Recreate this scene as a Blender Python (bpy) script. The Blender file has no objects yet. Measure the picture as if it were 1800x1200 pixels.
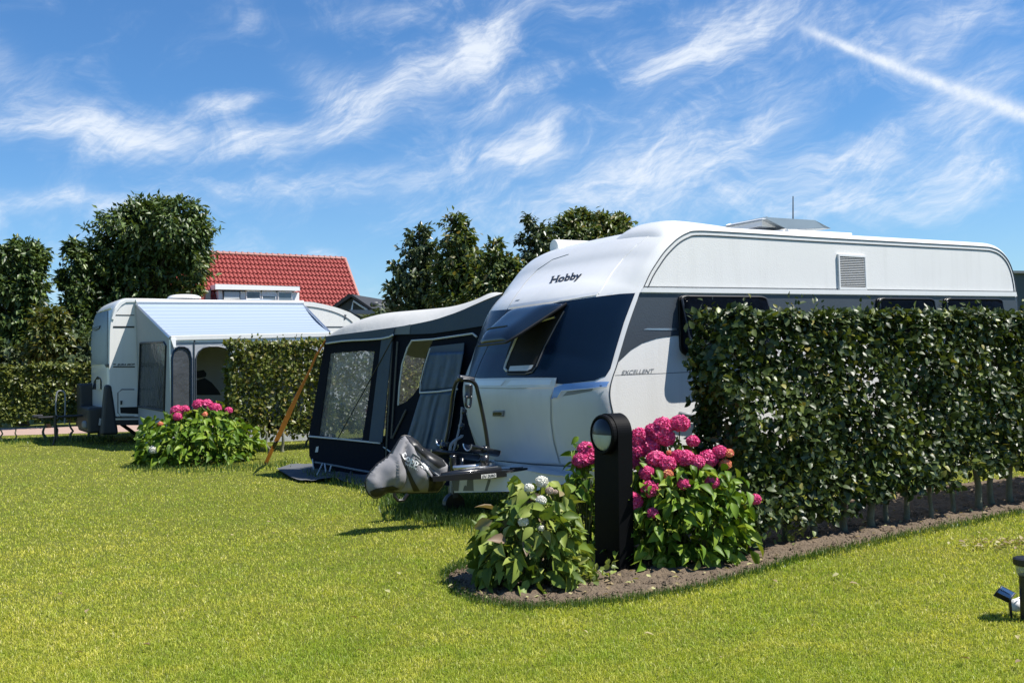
import bpy, bmesh, math, random
import numpy as np
from mathutils import Vector, Matrix, noise
from mathutils.bvhtree import BVHTree
from mathutils.geometry import delaunay_2d_cdt, tessellate_polygon
random.seed(7)
rng = np.random.default_rng(7)
S = bpy.context.scene
C = S.collection
R = math.radians

# ------------------------------------------------------------------ camera
F = 1750.0
EYE = Vector((0, 0, 1.42))
PITCH = math.atan(33 / F)
ROLL = -math.atan(0.0306)
ROT = Matrix.Rotation(math.pi / 2 + PITCH, 3, 'X') @ Matrix.Rotation(ROLL, 3, 'Z')
cam_d = bpy.data.cameras.new('camera')
cam_d.sensor_width = 36.0
cam_d.lens = F * 36.0 / 1800.0
cam_d.clip_start = 0.05
cam_d.clip_end = 3000
cam = bpy.data.objects.new('camera', cam_d)
C.objects.link(cam)
cam.matrix_world = Matrix.Translation(EYE) @ ROT.to_4x4()
S.camera = cam


def ray(x, y):
    return (ROT @ Vector(((x - 900) / F, (600 - y) / F, -1))).normalized()


def on_plane(x, y, p, n):
    d = ray(x, y)
    return EYE + d * ((Vector(p) - EYE).dot(n) / d.dot(n))


def gnd(x, y, z=0.0):
    return on_plane(x, y, (0, 0, z), Vector((0, 0, 1)))


def at(x, y, Y):
    return on_plane(x, y, (0, Y, 0), Vector((0, 1, 0)))


def proj(p):
    q = ROT.transposed() @ (Vector(p) - EYE)
    return 900 + F * q.x / -q.z, 600 - F * q.y / -q.z


# the plots are laid out on one grid: U along the caravans, V away across them
A_ = R(59.2)
U = Vector((math.sin(A_), math.cos(A_), 0))
V = Vector((-math.cos(A_), math.sin(A_), 0))
Z = Vector((0, 0, 1))

# ------------------------------------------------------------------ objects


def empty(name, loc, label=None, cat=None, group=None):
    o = bpy.data.objects.new(name, None)
    o.location = loc
    o.empty_display_size = .1
    C.objects.link(o)
    tag(o, label, cat, group)
    return o


def tag(o, label=None, cat=None, group=None, kind=None):
    if label: o['label'] = label
    if cat: o['category'] = cat
    if group: o['group'] = group
    if kind: o['kind'] = kind
    return o


def place(o, parent):
    C.objects.link(o)
    if parent is not None:
        o.parent = parent
        p, m = parent, Matrix()
        while p is not None:
            m = p.matrix_basis if p.parent is None else m
            p = p.parent
        if parent.type == 'EMPTY':
            o.matrix_parent_inverse = Matrix.Translation(-parent.location)
    return o


def obj(name, verts, faces, mat, parent=None, smooth=False, bevel=0, solid=0, sub=0):
    me = bpy.data.meshes.new(name)
    me.from_pydata([tuple(v) for v in verts], [], [tuple(f) for f in faces])
    me.update()
    me.materials.append(mat)
    if smooth:
        me.polygons.foreach_set('use_smooth', [True] * len(me.polygons))
    o = bpy.data.objects.new(name, me)
    if solid:
        m = o.modifiers.new('t', 'SOLIDIFY'); m.thickness = solid; m.offset = 0
    if bevel:
        m = o.modifiers.new('b', 'BEVEL'); m.width = bevel; m.segments = 3; m.limit_method = 'ANGLE'; m.angle_limit = R(35)
    if sub:
        m = o.modifiers.new('s', 'SUBSURF'); m.levels = sub; m.render_levels = sub
    return place(o, parent)


def np_mesh(name, verts, faces, mat, parent=None, smooth=False):
    """verts Nx3 array, faces list of MxK arrays"""
    me = bpy.data.meshes.new(name)
    verts = np.asarray(verts, np.float32)
    me.vertices.add(len(verts))
    me.vertices.foreach_set('co', verts.ravel())
    loops = np.concatenate([np.asarray(f).ravel() for f in faces]).astype(np.int32)
    counts = np.concatenate([np.full(len(f), np.asarray(f).shape[1]) for f in faces])
    starts = np.concatenate([[0], np.cumsum(counts)[:-1]]).astype(np.int32)
    me.loops.add(len(loops))
    me.loops.foreach_set('vertex_index', loops)
    me.polygons.add(len(counts))
    me.polygons.foreach_set('loop_start', starts)
    me.update(calc_edges=True)
    if smooth:
        me.polygons.foreach_set('use_smooth', np.ones(len(counts), bool))
    me.materials.append(mat)
    o = bpy.data.objects.new(name, me)
    return place(o, parent)


class MB:
    def __init__(self):
        self.v = []; self.f = []

    def add(self, vs, fs):
        n = len(self.v)
        self.v += [Vector(p) for p in vs]
        self.f += [tuple(i + n for i in f) for f in fs]
        return self

    def hexa(self, a, b):
        """two quads (4 pts each) bridged to a solid"""
        self.add(list(a) + list(b), [(3, 2, 1, 0), (4, 5, 6, 7), (0, 1, 5, 4), (1, 2, 6, 5), (2, 3, 7, 6), (3, 0, 4, 7)])
        return self

    def box(self, c, dx, dy, dz, ax=None):
        X, Y, Q = ax if ax else (Vector((1, 0, 0)), Vector((0, 1, 0)), Z)
        c = Vector(c)
        lo = [c - X * dx / 2 - Y * dy / 2 - Q * dz / 2, c + X * dx / 2 - Y * dy / 2 - Q * dz / 2,
              c + X * dx / 2 + Y * dy / 2 - Q * dz / 2, c - X * dx / 2 + Y * dy / 2 - Q * dz / 2]
        return self.hexa(lo, [p + Q * dz for p in lo])

    def prism(self, pts, t):
        """polygon pushed along t"""
        pts = [Vector(p) for p in pts]; n = len(pts); t = Vector(t)
        tri = tessellate_polygon([pts])
        self.add(pts + [p + t for p in pts],
                 [tuple(x) for x in tri] + [tuple(i + n for i in reversed(x)) for x in tri] +
                 [(i, (i + 1) % n, (i + 1) % n + n, i + n) for i in range(n)])
        return self

    def tube(self, pts, r, n=8, caps=True):
        pts = [Vector(p) for p in pts]
        rs = r if isinstance(r, (list, tuple)) else [r] * len(pts)
        t0 = (pts[1] - pts[0]).normalized()
        a = t0.orthogonal().normalized()
        rings = []
        for i, p in enumerate(pts):
            t = (pts[min(i + 1, len(pts) - 1)] - pts[max(i - 1, 0)]).normalized()
            a = (a - t * a.dot(t)).normalized()
            b = t.cross(a)
            rings.append([p + (a * math.cos(k * 2 * math.pi / n) + b * math.sin(k * 2 * math.pi / n)) * rs[i] for k in range(n)])
        vs = [q for rg in rings for q in rg]
        fs = []
        for i in range(len(pts) - 1):
            for k in range(n):
                k2 = (k + 1) % n
                fs.append((i * n + k, i * n + k2, (i + 1) * n + k2, (i + 1) * n + k))
        if caps:
            fs.append(tuple(reversed(range(n))))
            fs.append(tuple(range((len(pts) - 1) * n, len(pts) * n)))
        return self.add(vs, fs)

    def lathe(self, c, prof, n=20, ax=None):
        X, Y, Q = ax if ax else (Vector((1, 0, 0)), Vector((0, 1, 0)), Z)
        c = Vector(c); vs = []; fs = []
        for r, h in prof:
            vs += [c + Q * h + (X * math.cos(k * 2 * math.pi / n) + Y * math.sin(k * 2 * math.pi / n)) * r for k in range(n)]
        for i in range(len(prof) - 1):
            for k in range(n):
                k2 = (k + 1) % n
                fs.append((i * n + k, i * n + k2, (i + 1) * n + k2, (i + 1) * n + k))
        fs.append(tuple(reversed(range(n)))); fs.append(tuple(range((len(prof) - 1) * n, len(prof) * n)))
        return self.add(vs, fs)

    def grid(self, rows):
        n = len(rows[0])
        return self.add([p for r in rows for p in r],
                        [(i * n + j, i * n + j + 1, (i + 1) * n + j + 1, (i + 1) * n + j) for i in range(len(rows) - 1) for j in range(n - 1)])

    def out(self, name, mat, parent=None, **k):
        return obj(name, self.v, self.f, mat, parent, **k)


def catmull(pts, n=6, closed=False):
    pts = [Vector(p) for p in pts]; out = []
    m = len(pts)
    for i in range(m if closed else m - 1):
        g = (lambda k: pts[k % m]) if closed else (lambda k: pts[min(max(k, 0), m - 1)])
        p0, p1, p2, p3 = g(i - 1), g(i), g(i + 1), g(i + 2)
        for k in range(n):
            t = k / n
            out.append(.5 * ((2 * p1) + (p2 - p0) * t + (2 * p0 - 5 * p1 + 4 * p2 - p3) * t * t + (3 * p1 - p0 - 3 * p2 + p3) * t ** 3))
    if not closed: out.append(pts[-1])
    return out


def inside(p, poly):
    x, y = p[0], p[1]; c = False; j = len(poly) - 1
    for i in range(len(poly)):
        if (poly[i][1] > y) != (poly[j][1] > y) and x < (poly[j][0] - poly[i][0]) * (y - poly[i][1]) / (poly[j][1] - poly[i][1]) + poly[i][0]:
            c = not c
        j = i
    return c


def dense(poly, step, closed=True):
    out = []; n = len(poly)
    for i in range(n if closed else n - 1):
        a, b = Vector(poly[i]), Vector(poly[(i + 1) % n])
        k = max(1, int((b - a).length / step))
        out += [a.lerp(b, j / k) for j in range(k)]
    if not closed: out.append(Vector(poly[-1]))
    return out


def fill2d(outer, holes=(), step=None):
    """2-D polygon with holes -> (points, triangles), with an inner grid when step is given"""
    loops = [outer] + list(holes)
    if step: loops = [dense(l, step) for l in loops]
    pts = []; edges = []
    for l in loops:
        b = len(pts); pts += [Vector((p[0], p[1])) for p in l]
        edges += [(b + i, b + (i + 1) % len(l)) for i in range(len(l))]
    if step:
        xs = [p.x for p in pts]; ys = [p.y for p in pts]
        y = min(ys) + step * .5; k = 0
        while y < max(ys):
            x = min(xs) + step * (.5 if k % 2 else 1.0)
            while x < max(xs):
                if inside((x, y), loops[0]) and not any(inside((x, y), h) for h in loops[1:]): pts.append(Vector((x, y)))
                x += step
            y += step * .87; k += 1
    r = delaunay_2d_cdt(pts, edges, [], 0, 1e-4)
    vs, fs = r[0], r[2]
    good = []
    for f in fs:
        cx = sum(vs[i].x for i in f) / len(f); cy = sum(vs[i].y for i in f) / len(f)
        if inside((cx, cy), loops[0]) and not any(inside((cx, cy), h) for h in loops[1:]): good.append(tuple(f))
    return vs, good


def sheet(name, outer, holes, mapf, mat, parent, thick=0, smooth=False, step=None, **k):
    """polygon in picture-independent 2-D coordinates mapped into space by mapf"""
    vs, fs = fill2d(outer, holes, step)
    return obj(name, [mapf(v.x, v.y) for v in vs], fs, mat, parent, smooth=smooth, solid=thick, **k)


def plane_map(p, n):
    return lambda x, y: on_plane(x, y, p, n)


def hit(bvh, x, y, cx=None, cy=None):
    for k in range(60):
        t = k / 60
        X, Y = (x, y) if cx is None else (x + (cx - x) * t, y + (cy - y) * t)
        loc, nor, i, d = bvh.ray_cast(EYE, ray(X, Y))
        if loc is not None:
            if nor.dot(ray(X, Y)) > 0: nor = -nor
            return loc, nor
    d = ray(x, y); best = None
    for t in range(20, 260):
        q = EYE + d * (t * .1)
        loc, nor, i, dist = bvh.find_nearest(q)
        if best is None or dist < best[0]: best = (dist, loc, nor)
    nor = best[2]
    return best[1], (-nor if nor.dot(d) > 0 else nor)


def conform(name, outer, bvh, off, mat, parent, holes=(), step=6, smooth=True, thick=0):
    vs, fs = fill2d(outer, holes, step)
    cx = sum(p[0] for p in outer) / len(outer); cy = sum(p[1] for p in outer) / len(outer)
    pts = []
    for v in vs:
        l, n = hit(bvh, v.x, v.y, cx, cy)
        pts.append(l + n * off)
    return obj(name, pts, fs, mat, parent, smooth=smooth, solid=thick)


def cline(line, bvh, r, off, step=6, mb=None):
    mb = mb or MB()
    pts = []
    for p in dense(line, step, False):
        l, n = hit(bvh, p.x, p.y, line[len(line) // 2][0], line[len(line) // 2][1])
        pts.append(l + n * off)
    mb.tube(pts, r, 6)
    return mb


def bvh_of(verts, faces):
    return BVHTree.FromPolygons([tuple(v) for v in verts], [tuple(f) for f in faces])


def text2d(s, shear=0.0, weight=0.0):
    cu = bpy.data.curves.new('lettering', 'FONT')
    cu.body = s; cu.size = 1.0; cu.shear = shear; cu.offset = weight
    o = bpy.data.objects.new('lettering', cu)
    C.objects.link(o)
    bpy.context.view_layer.update()
    me = bpy.data.meshes.new_from_object(o.evaluated_get(bpy.context.evaluated_depsgraph_get()))
    vs = [(v.co.x, v.co.y) for v in me.vertices]; fs = [tuple(p.vertices) for p in me.polygons]
    bpy.data.objects.remove(o); bpy.data.curves.remove(cu); bpy.data.meshes.remove(me)
    return vs, fs


def letter_on(name, s, o, xv, yv, bvh, off, mat, parent, shear=0., weight=0., extra=None):
    vs, fs = text2d(s, shear, weight)
    if extra:
        n = len(vs); vs = vs + extra[0]; fs = fs + [tuple(i + n for i in f) for f in extra[1]]
    w = max(v[0] for v in vs)
    pts = []
    for x, y in vs:
        px = o[0] + x / w * xv[0] + y * yv[0]; py = o[1] + x / w * xv[1] + y * yv[1]
        l, n = hit(bvh, px, py, o[0] + xv[0] / 2, o[1] + xv[1] / 2)
        pts.append(l + n * off)
    return obj(name, pts, fs, mat, parent)


# ------------------------------------------------------------------ materials
class N:
    """tiny expression helper over shader math nodes"""
    def __init__(s, nt, sock): s.nt = nt; s.s = sock

    def _op(s, op, *o):
        n = s.nt.nodes.new('ShaderNodeMath'); n.operation = op
        for i, a in enumerate((s,) + o):
            if isinstance(a, N): s.nt.links.new(a.s, n.inputs[i])
            else: n.inputs[i].default_value = a
        return N(s.nt, n.outputs[0])
    def __add__(s, o): return s._op('ADD', o)
    def __radd__(s, o): return s._op('ADD', o)
    def __sub__(s, o): return s._op('SUBTRACT', o)
    def __rsub__(s, o): return (s * -1) + o
    def __mul__(s, o): return s._op('MULTIPLY', o)
    def __rmul__(s, o): return s._op('MULTIPLY', o)
    def __truediv__(s, o): return s._op('DIVIDE', o)
    def f(s, op, *o): return s._op(op, *o)
    def clamp(s): return s._op('MAXIMUM', 0.0)._op('MINIMUM', 1.0)

    def smooth(s, a, b):
        n = s.nt.nodes.new('ShaderNodeMapRange'); n.interpolation_type = 'SMOOTHSTEP'
        s.nt.links.new(s.s, n.inputs[0]); n.inputs[1].default_value = a; n.inputs[2].default_value = b
        return N(s.nt, n.outputs[0])


def new_mat(name):
    m = bpy.data.materials.new(name); m.use_nodes = True
    nt = m.node_tree
    return m, nt, nt.nodes['Principled BSDF']


def mixc(nt, fac, a, b, mode='MIX'):
    n = nt.nodes.new('ShaderNodeMix'); n.data_type = 'RGBA'; n.blend_type = mode
    for s, v in ((n.inputs[0], fac), (n.inputs[6], a), (n.inputs[7], b)):
        if hasattr(v, 'is_linked'): nt.links.new(v, s)
        elif isinstance(v, (int, float)): s.default_value = v
        else: s.default_value = (*v[:3], 1)
    return n.outputs[2]


def noise_tex(nt, scale, detail=4, rough=.6, vec=None, dist=0):
    n = nt.nodes.new('ShaderNodeTexNoise')
    n.inputs['Scale'].default_value = scale; n.inputs['Detail'].default_value = detail
    n.inputs['Roughness'].default_value = rough; n.inputs['Distortion'].default_value = dist
    if vec is None:
        tc = nt.nodes.new('ShaderNodeTexCoord'); vec = tc.outputs['Object']
    nt.links.new(vec, n.inputs['Vector'])
    return n.outputs['Fac']


def bump(nt, b, h, strength, dist=.01):
    n = nt.nodes.new('ShaderNodeBump'); n.inputs['Strength'].default_value = strength; n.inputs['Distance'].default_value = dist
    nt.links.new(h, n.inputs['Height']); nt.links.new(n.outputs[0], b.inputs['Normal'])


def pm(name, col, rough=.5, metal=0., spec=.5, coat=0., var=.12, vscale=3., bmp=0., bscale=60., bdist=.004, grime=0.):
    m, nt, b = new_mat(name)
    d = tuple(c * (1 - var) for c in col); l = tuple(min(1, c * (1 + var * .6)) for c in col)
    nz = noise_tex(nt, vscale)
    base = mixc(nt, nz, d, l)
    if grime:
        # rain streaks: noise drawn out along the vertical
        tc = nt.nodes.new('ShaderNodeTexCoord'); mp_ = nt.nodes.new('ShaderNodeMapping'); mp_.inputs['Scale'].default_value = (9, 9, .7)
        nt.links.new(tc.outputs['Object'], mp_.inputs[0])
        g_ = N(nt, noise_tex(nt, 1.0, 5, .7, mp_.outputs[0])).smooth(.45, .8) * grime
        base = mixc(nt, g_.s, base, (.30, .29, .25))
    nt.links.new(base, b.inputs['Base Color'])
    b.inputs['Roughness'].default_value = rough; b.inputs['Metallic'].default_value = metal
    b.inputs['Specular IOR Level'].default_value = spec; b.inputs['Coat Weight'].default_value = coat
    b.inputs['Coat Roughness'].default_value = .08
    if bmp: bump(nt, b, noise_tex(nt, bscale, 3), bmp, bdist)
    return m


def leaf_mat(name, cols, rough=.45, trans=.3, tcol=None, spec=.4):
    """leaf colours vary from leaf to leaf"""
    m, nt, b = new_mat(name)
    g = nt.nodes.new('ShaderNodeNewGeometry')
    r = nt.nodes.new('ShaderNodeValToRGB')
    e = r.color_ramp.elements
    while len(e) < len(cols): e.new(.5)
    for i, (p, c) in enumerate(cols):
        e[i].position = p; e[i].color = (*c, 1)
    nt.links.new(g.outputs['Random Per Island'], r.inputs[0])
    nt.links.new(r.outputs[0], b.inputs['Base Color'])
    b.inputs['Roughness'].default_value = rough; b.inputs['Specular IOR Level'].default_value = spec
    t = nt.nodes.new('ShaderNodeBsdfTranslucent')
    mc = mixc(nt, 1.0, r.outputs[0], tcol or (1.6, 1.5, .6), 'MULTIPLY')
    nt.links.new(mc, t.inputs[0])
    mx = nt.nodes.new('ShaderNodeMixShader'); mx.inputs[0].default_value = trans
    out = nt.nodes['Material Output']
    nt.links.new(b.outputs[0], mx.inputs[1]); nt.links.new(t.outputs[0], mx.inputs[2]); nt.links.new(mx.outputs[0], out.inputs[0])
    return m


def clear_mat(name, tint=(.8, .85, .9), alpha=.75, rough=.12):
    m, nt, b = new_mat(name)
    t = nt.nodes.new('ShaderNodeBsdfTransparent'); t.inputs[0].default_value = (*tint, 1)
    nz = noise_tex(nt, 4.0, 3)
    b.inputs['Roughness'].default_value = rough
    nt.links.new(mixc(nt, nz, tuple(c * .25 for c in tint), tuple(c * .4 for c in tint)), b.inputs['Base Color'])
    bump(nt, b, noise_tex(nt, 5, 2), .5, .03)
    mx = nt.nodes.new('ShaderNodeMixShader')
    mr = nt.nodes.new('ShaderNodeMapRange'); mr.inputs[3].default_value = alpha + .08; mr.inputs[4].default_value = alpha - .08
    nt.links.new(nz, mr.inputs[0]); nt.links.new(mr.outputs[0], mx.inputs[0])
    nt.links.new(b.outputs[0], mx.inputs[1]); nt.links.new(t.outputs[0], mx.inputs[2])
    nt.links.new(mx.outputs[0], nt.nodes['Material Output'].inputs[0])
    return m


M = {}
M['gel'] = pm('gelcoat_white', (.68, .68, .67), .27, coat=.2, var=.05, vscale=1.6, grime=.10)
M['side'] = pm('stucco_aluminium', (.70, .695, .675), .42, var=.06, vscale=2, bmp=.22, bscale=75, bdist=.006, grime=.12)
M['navy'] = pm('navy_paint', (.003, .012, .030), .27, spec=.32, coat=.1, var=.2)
M['slate'] = pm('slate_band', (.045, .055, .068), .42, var=.12, bmp=.3, bscale=75, bdist=.006)
M['silver'] = pm('pale_grey_front', (.60, .615, .64), .34, coat=.12, var=.06, vscale=1.8, grime=.12)
M['black'] = pm('black_plastic', (.012, .012, .013), .4, var=.3)
M['bollard'] = pm('black_powder_coat', (.003, .0032, .004), .55, spec=.08, var=.2, bmp=.1, bscale=200)
M['hole'] = pm('opening_black', (.004, .004, .004), .8, var=.2)
M['dkgrey'] = pm('dark_grey_plastic', (.06, .065, .07), .5, var=.15)
M['grey'] = pm('grey_plastic', (.22, .23, .24), .5, var=.1)
M['alu'] = pm('aluminium', (.62, .63, .65), .3, metal=.9, var=.05)
M['acryl'] = clear_mat('tinted_acrylic', (.05, .065, .10), .88, .1)
M['lens'] = pm('blue_light_lens', (.16, .30, .62), .1, coat=.6, var=.15, vscale=30)
M['chrome'] = pm('white_lamp_lens', (.75, .78, .82), .12, coat=.6, var=.05)
M['bagg'] = pm('grey_cover_cloth', (.21, .205, .215), .85, var=.12, vscale=4, bmp=.4, bscale=300, bdist=.002)
M['white'] = pm('white_paint', (.8, .8, .8), .5, var=.04)
M['tdark'] = pm('midnight_tent_cloth', (.004, .007, .015), .8, spec=.12, var=.25, bmp=.3, bscale=18, bdist=.02)
M['tgrey'] = pm('slate_tent_cloth', (.065, .09, .125), .8, spec=.2, var=.15, bmp=.35, bscale=9, bdist=.03)
M['troof'] = pm('pale_tent_roof', (.44, .44, .425), .7, var=.08, bmp=.3, bscale=5, bdist=.03)
M['piping'] = pm('grey_piping', (.55, .56, .56), .6, var=.1)
M['vinyl'] = clear_mat('clear_vinyl', (.92, .94, .96), .75, .08)
M['mesh'] = clear_mat('smoked_vinyl', (.35, .38, .42), .45, .15)
M['curtain'] = pm('rolled_blue_vinyl', (.045, .085, .15), .42, spec=.35, var=.3, vscale=3, bmp=.35, bscale=8, bdist=.03)
M['orange'] = pm('orange_webbing', (.95, .31, .09), .6, var=.08, bmp=.5, bscale=200)
M['soil'] = pm('dry_soil', (.14, .102, .066), .95, var=.55, vscale=11, bmp=1., bscale=45, bdist=.03)
M['bark'] = pm('bark', (.17, .165, .12), .9, var=.5, vscale=12, bmp=.8, bscale=60, bdist=.01)
M['trunk'] = pm('dark_bark', (.07, .055, .04), .9, var=.4, vscale=8, bmp=.8, bscale=30, bdist=.02)
M['glass'] = pm('window_glass', (.04, .055, .075), .05, coat=.3, var=.3)
# ================================================================= the near caravan
P0 = gnd(1075, 829, .43); P0.z = 0
W = 2.5


def L(s, w, z): return P0 + U * s + V * w + Z * z


def sz(x, y):
    p = on_plane(x, y, P0, V) - P0
    return p.dot(U), p.z


van = empty('touring_caravan', L(0, 0, 0), 'large white caravan with a navy front and open front window behind the clipped hedge', 'caravan')
edge_px = [(1112, 829), (1098, 795), (1086, 760), (1077, 727), (1071.5, 700), (1072, 680), (1077, 660), (1084, 640), (1092, 613),
           (1105, 570), (1121, 525), (1130, 506), (1142, 480), (1155, 459), (1167, 442), (1180, 428), (1192, 417.5), (1207, 409),
           (1224, 405.3), (1280, 407.5), (1440, 417.2), (1600, 426), (1720, 432.5), (1745, 435.5), (1760, 443), (1772, 457),
           (1780, 476), (1785, 500), (1787, 520), (1789.5, 545), (1790, 600), (1786, 680), (1780, 745)]
cpts = [Vector(sz(*p)) for p in edge_px]
prof = catmull([Vector((p.x, p.y, 0)) for p in cpts], 5)
prof = [Vector((p.x, p.y)) for p in prof]
nn = []
for i in range(len(prof)):
    t = (prof[min(i + 1, len(prof) - 1)] - prof[max(i - 1, 0)]).normalized()
    nn.append(Vector((-t.y, t.x)))
for _ in range(3):
    nn = [(nn[max(i - 1, 0)] + nn[i] * 2 + nn[min(i + 1, len(nn) - 1)]).normalized() for i in range(len(nn))]


def off(i, w):
    q = abs(w - W / 2) / (W / 2)
    front = max(0., -nn[i].x)
    z = prof[i].y
    hi = max(0., min(1., (z - 1.75) / .55)); hi = hi * hi * (3 - 2 * hi)
    m = .03 + (.34 - .27 * hi) * front ** .8 if prof[i].x < 2 else .035 + .06 * max(0, nn[i].x)
    if prof[i].x < 2 and z < 1.1: m += .06 * (1.1 - z)
    return m * (1 - q ** (3.4 + .6 * hi)) + .045 * min(1, (1 - q) * W / 2 / .05) ** .5


ws = [0, .008, .02, .04, .07, .11, .16, .22, .3, .4, .52, .66, .82, 1.0, 1.25]
ws = ws + [W - w for w in reversed(ws[:-1])]
rows = []
for w in ws:
    rows.append([L(prof[i].x + nn[i].x * off(i, w), w, prof[i].y + nn[i].y * off(i, w)) for i in range(len(prof))])
mb = MB().grid(rows)
BODY = bvh_of(mb.v, mb.f)
mb.out('body_shell', M['gel'], van, smooth=True)
# near and far side walls, floor
for w, d in ((-.001, 0), (W + .001, 1)):
    pts = [L(p.x, w, p.y) for p in prof]
    MB().prism(pts, V * (.02 if d == 0 else -.02)).out('side_wall', M['side'], van)
MB().box(L((prof[0].x + prof[-1].x) / 2, W / 2, .43), prof[-1].x - prof[0].x - .1, W - .1, .05, (U, V, Z)).out('floor_panel', M['dkgrey'], van)
SIDEMAP = lambda o: (lambda x, y: on_plane(x, y, P0 - V * o, V))
# double pin stripe following the roof line, lower trim, dark band
def offset_prof(d, lo, hi):
    return [L(prof[i].x - nn[i].x * d, -.003, prof[i].y - nn[i].y * d) for i in range(len(prof)) if lo <= i <= hi]
iz = lambda px: min(range(len(prof)), key=lambda i: (prof[i] - Vector(sz(*px))).length)
i0, i1 = iz((1105, 570)), iz((1787, 520))
MB().tube(offset_prof(.004, 0, len(prof)), .005, 6).out('edge_seam', M['dkgrey'], van)
MB().tube(offset_prof(.045, i0 + 10, i1), .006, 6).out('pin_stripe', M['slate'], van)
MB().tube([L(*[sz(1133, 503.8)[0]], -.002, sz(1133, 503.8)[1]), L(sz(1785, 512.4)[0], -.002, sz(1785, 512.4)[1])], .005, 6).out('pin_stripe', M['slate'], van)
belt = [(1130.5, 506), (1785, 513.2), (1786.5, 520.8), (1126, 513.6)]
sheet('belt_trim', belt, [], SIDEMAP(.012), M['gel'], van, thick=.022)
band = [(1124.5, 515.5), (1786, 522), (1788.5, 545), (1789, 590), (1600, 590.5), (1187, 590), (1170, 591.5), (1155, 594), (1130, 602), (1110, 614), (1087, 635.5), (1092, 618), (1106, 570)]
sheet('dark_band', band, [], SIDEMAP(.004), M['slate'], van, thick=.003)
sheet('band_flash', [(1130, 579.5), (1138, 577), (1190, 576.8), (1190, 580.6)], [], SIDEMAP(.0075), M['alu'], van, thick=.002)
SIDEB = bvh_of([L(-1, 0, 0), L(8, 0, 0), L(8, 0, 3), L(-1, 0, 3)], [(0, 1, 2, 3)])
a_, b_ = sz(1081, 659.4), sz(1400, 646)
MB().tube([L(a_[0], 0, a_[1]), L(b_[0], 0, b_[1])], .003, 5).out('trim_line', M['dkgrey'], van)
letter_on('model_lettering', 'EXCELLENT', (1091.5, 658.2), (58, -3.2), (0, -10.5), SIDEB, .004, M['grey'], van, shear=.3, weight=.012)

# side windows: frame, pane hinged along the top
def side_window(x0, x1, y0, y1, opening):
    s0, zt = sz(x0, y0); s1, _ = sz(x1, y0)
    zb = sz(x0, y1)[1]
    def rr(g, o, n=5, r=.09):
        pts = []
        for cx, cz, a in ((s0 + g + r, zt - .01 - g - r * .35, 1), (s0 + g + r, zb + g + r, 2), (s1 - g - r, zb + g + r, 3), (s1 - g - r, zt - .01 - g - r * .35, 4)):
            for k in range(n):
                t = math.pi / 2 * (a + k / (n - 1))
                ry = r if a in (2, 3) else r * .35
                pts.append((cx + r * math.cos(t), cz + ry * math.sin(t)))
        return pts
    o_, i_ = rr(0, 0), rr(.035, 0)
    fr = sheet('window_frame', o_, [i_], lambda s, z: L(s, -.014, z), M['black'], van, thick=.024, bevel=.004)
    sheet('window_recess', i_, [], lambda s, z: L(s, -.006, z), M['glass'], fr)
    h = zt - zb
    def pane(s, z):
        t = (zt - z) / h
        return L(s, -.03 - math.sin(R(opening)) * t * h - .03 * math.sin(math.pi * t), zt - math.cos(R(opening)) * t * h)
    p = sheet('window_pane', rr(.012, 0), [], pane, M['acryl'], van, thick=.006, step=.08, smooth=True)
    e = rr(.012, 0)
    MB().tube([pane(*q) for q in e] + [pane(*e[0])], .012, 6).out('pane_edge', M['black'], p)
side_window(1190, 1342, 517, 626, 14)
side_window(1538, 1637, 521.5, 600, 4)
side_window(1656, 1756, 522, 600, 4)

# fridge vent with slats
v0 = [sz(1470.5, 446.5), sz(1519.5, 449), sz(1521.5, 510.5), sz(1473.5, 509)]
va, vb = v0[0], v0[2]
f_ = sheet('fridge_vent', [(va[0], va[1]), (vb[0], va[1] - .006), (vb[0], vb[1]), (va[0], vb[1])],
           [[(va[0] + .02, va[1] - .025), (vb[0] - .02, va[1] - .03), (vb[0] - .02, vb[1] + .03), (va[0] + .02, vb[1] + .03)]],
           lambda s, z: L(s, -.012, z), M['gel'], van, thick=.024, bevel=.003)
MB().box(L((va[0] + vb[0]) / 2, -.002, (va[1] + vb[1]) / 2), vb[0] - va[0] - .02, .003, va[1] - vb[1] - .03, (U, V, Z)).out('vent_backing', M['slate'], f_)
mb = MB(); n = 17
for k in range(n):
    z = va[1] - .04 - (va[1] - vb[1] - .085) * k / (n - 1)
    c = L((va[0] + vb[0]) / 2, -.012, z)
    mb.hexa([c - U * (vb[0] - va[0] - .04) / 2 + V * .008 + Z * .006, c + U * (vb[0] - va[0] - .04) / 2 + V * .008 + Z * .006, c + U * (vb[0] - va[0] - .04) / 2 - V * .008 - Z * .002, c - U * (vb[0] - va[0] - .04) / 2 - V * .008 - Z * .002],
            [c - U * (vb[0] - va[0] - .04) / 2 + V * .008 + Z * .009, c + U * (vb[0] - va[0] - .04) / 2 + V * .008 + Z * .009, c + U * (vb[0] - va[0] - .04) / 2 - V * .008 + Z * .001, c - U * (vb[0] - va[0] - .04) / 2 - V * .008 + Z * .001])
mb.out('vent_slats', M['gel'], f_)
# grab handle half hidden in the hedge
MB().tube([on_plane(1195, 727, P0 - V * .05, V), on_plane(1232, 732, P0 - V * .05, V)], .022, 10).out('grab_handle', M['grey'], van, smooth=True)
# wheels and axle, mostly hidden
for w in (.12, W - .12):
    c = L(3.3, w, .33)
    t = MB().lathe(c - V * .1, [(.1, 0), (.26, 0), (.325, .03), (.33, .1), (.325, .17), (.26, .2), (.1, .2)], 28, (U, Z, V)).out('wheel', M['black'], van, smooth=True)
    MB().lathe(c - V * .105, [(.05, -.01), (.19, 0), (.2, .03), (.2, .18), (.19, .21), (.05, .22)], 20, (U, Z, V)).out('rim', M['alu'], t)

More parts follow.
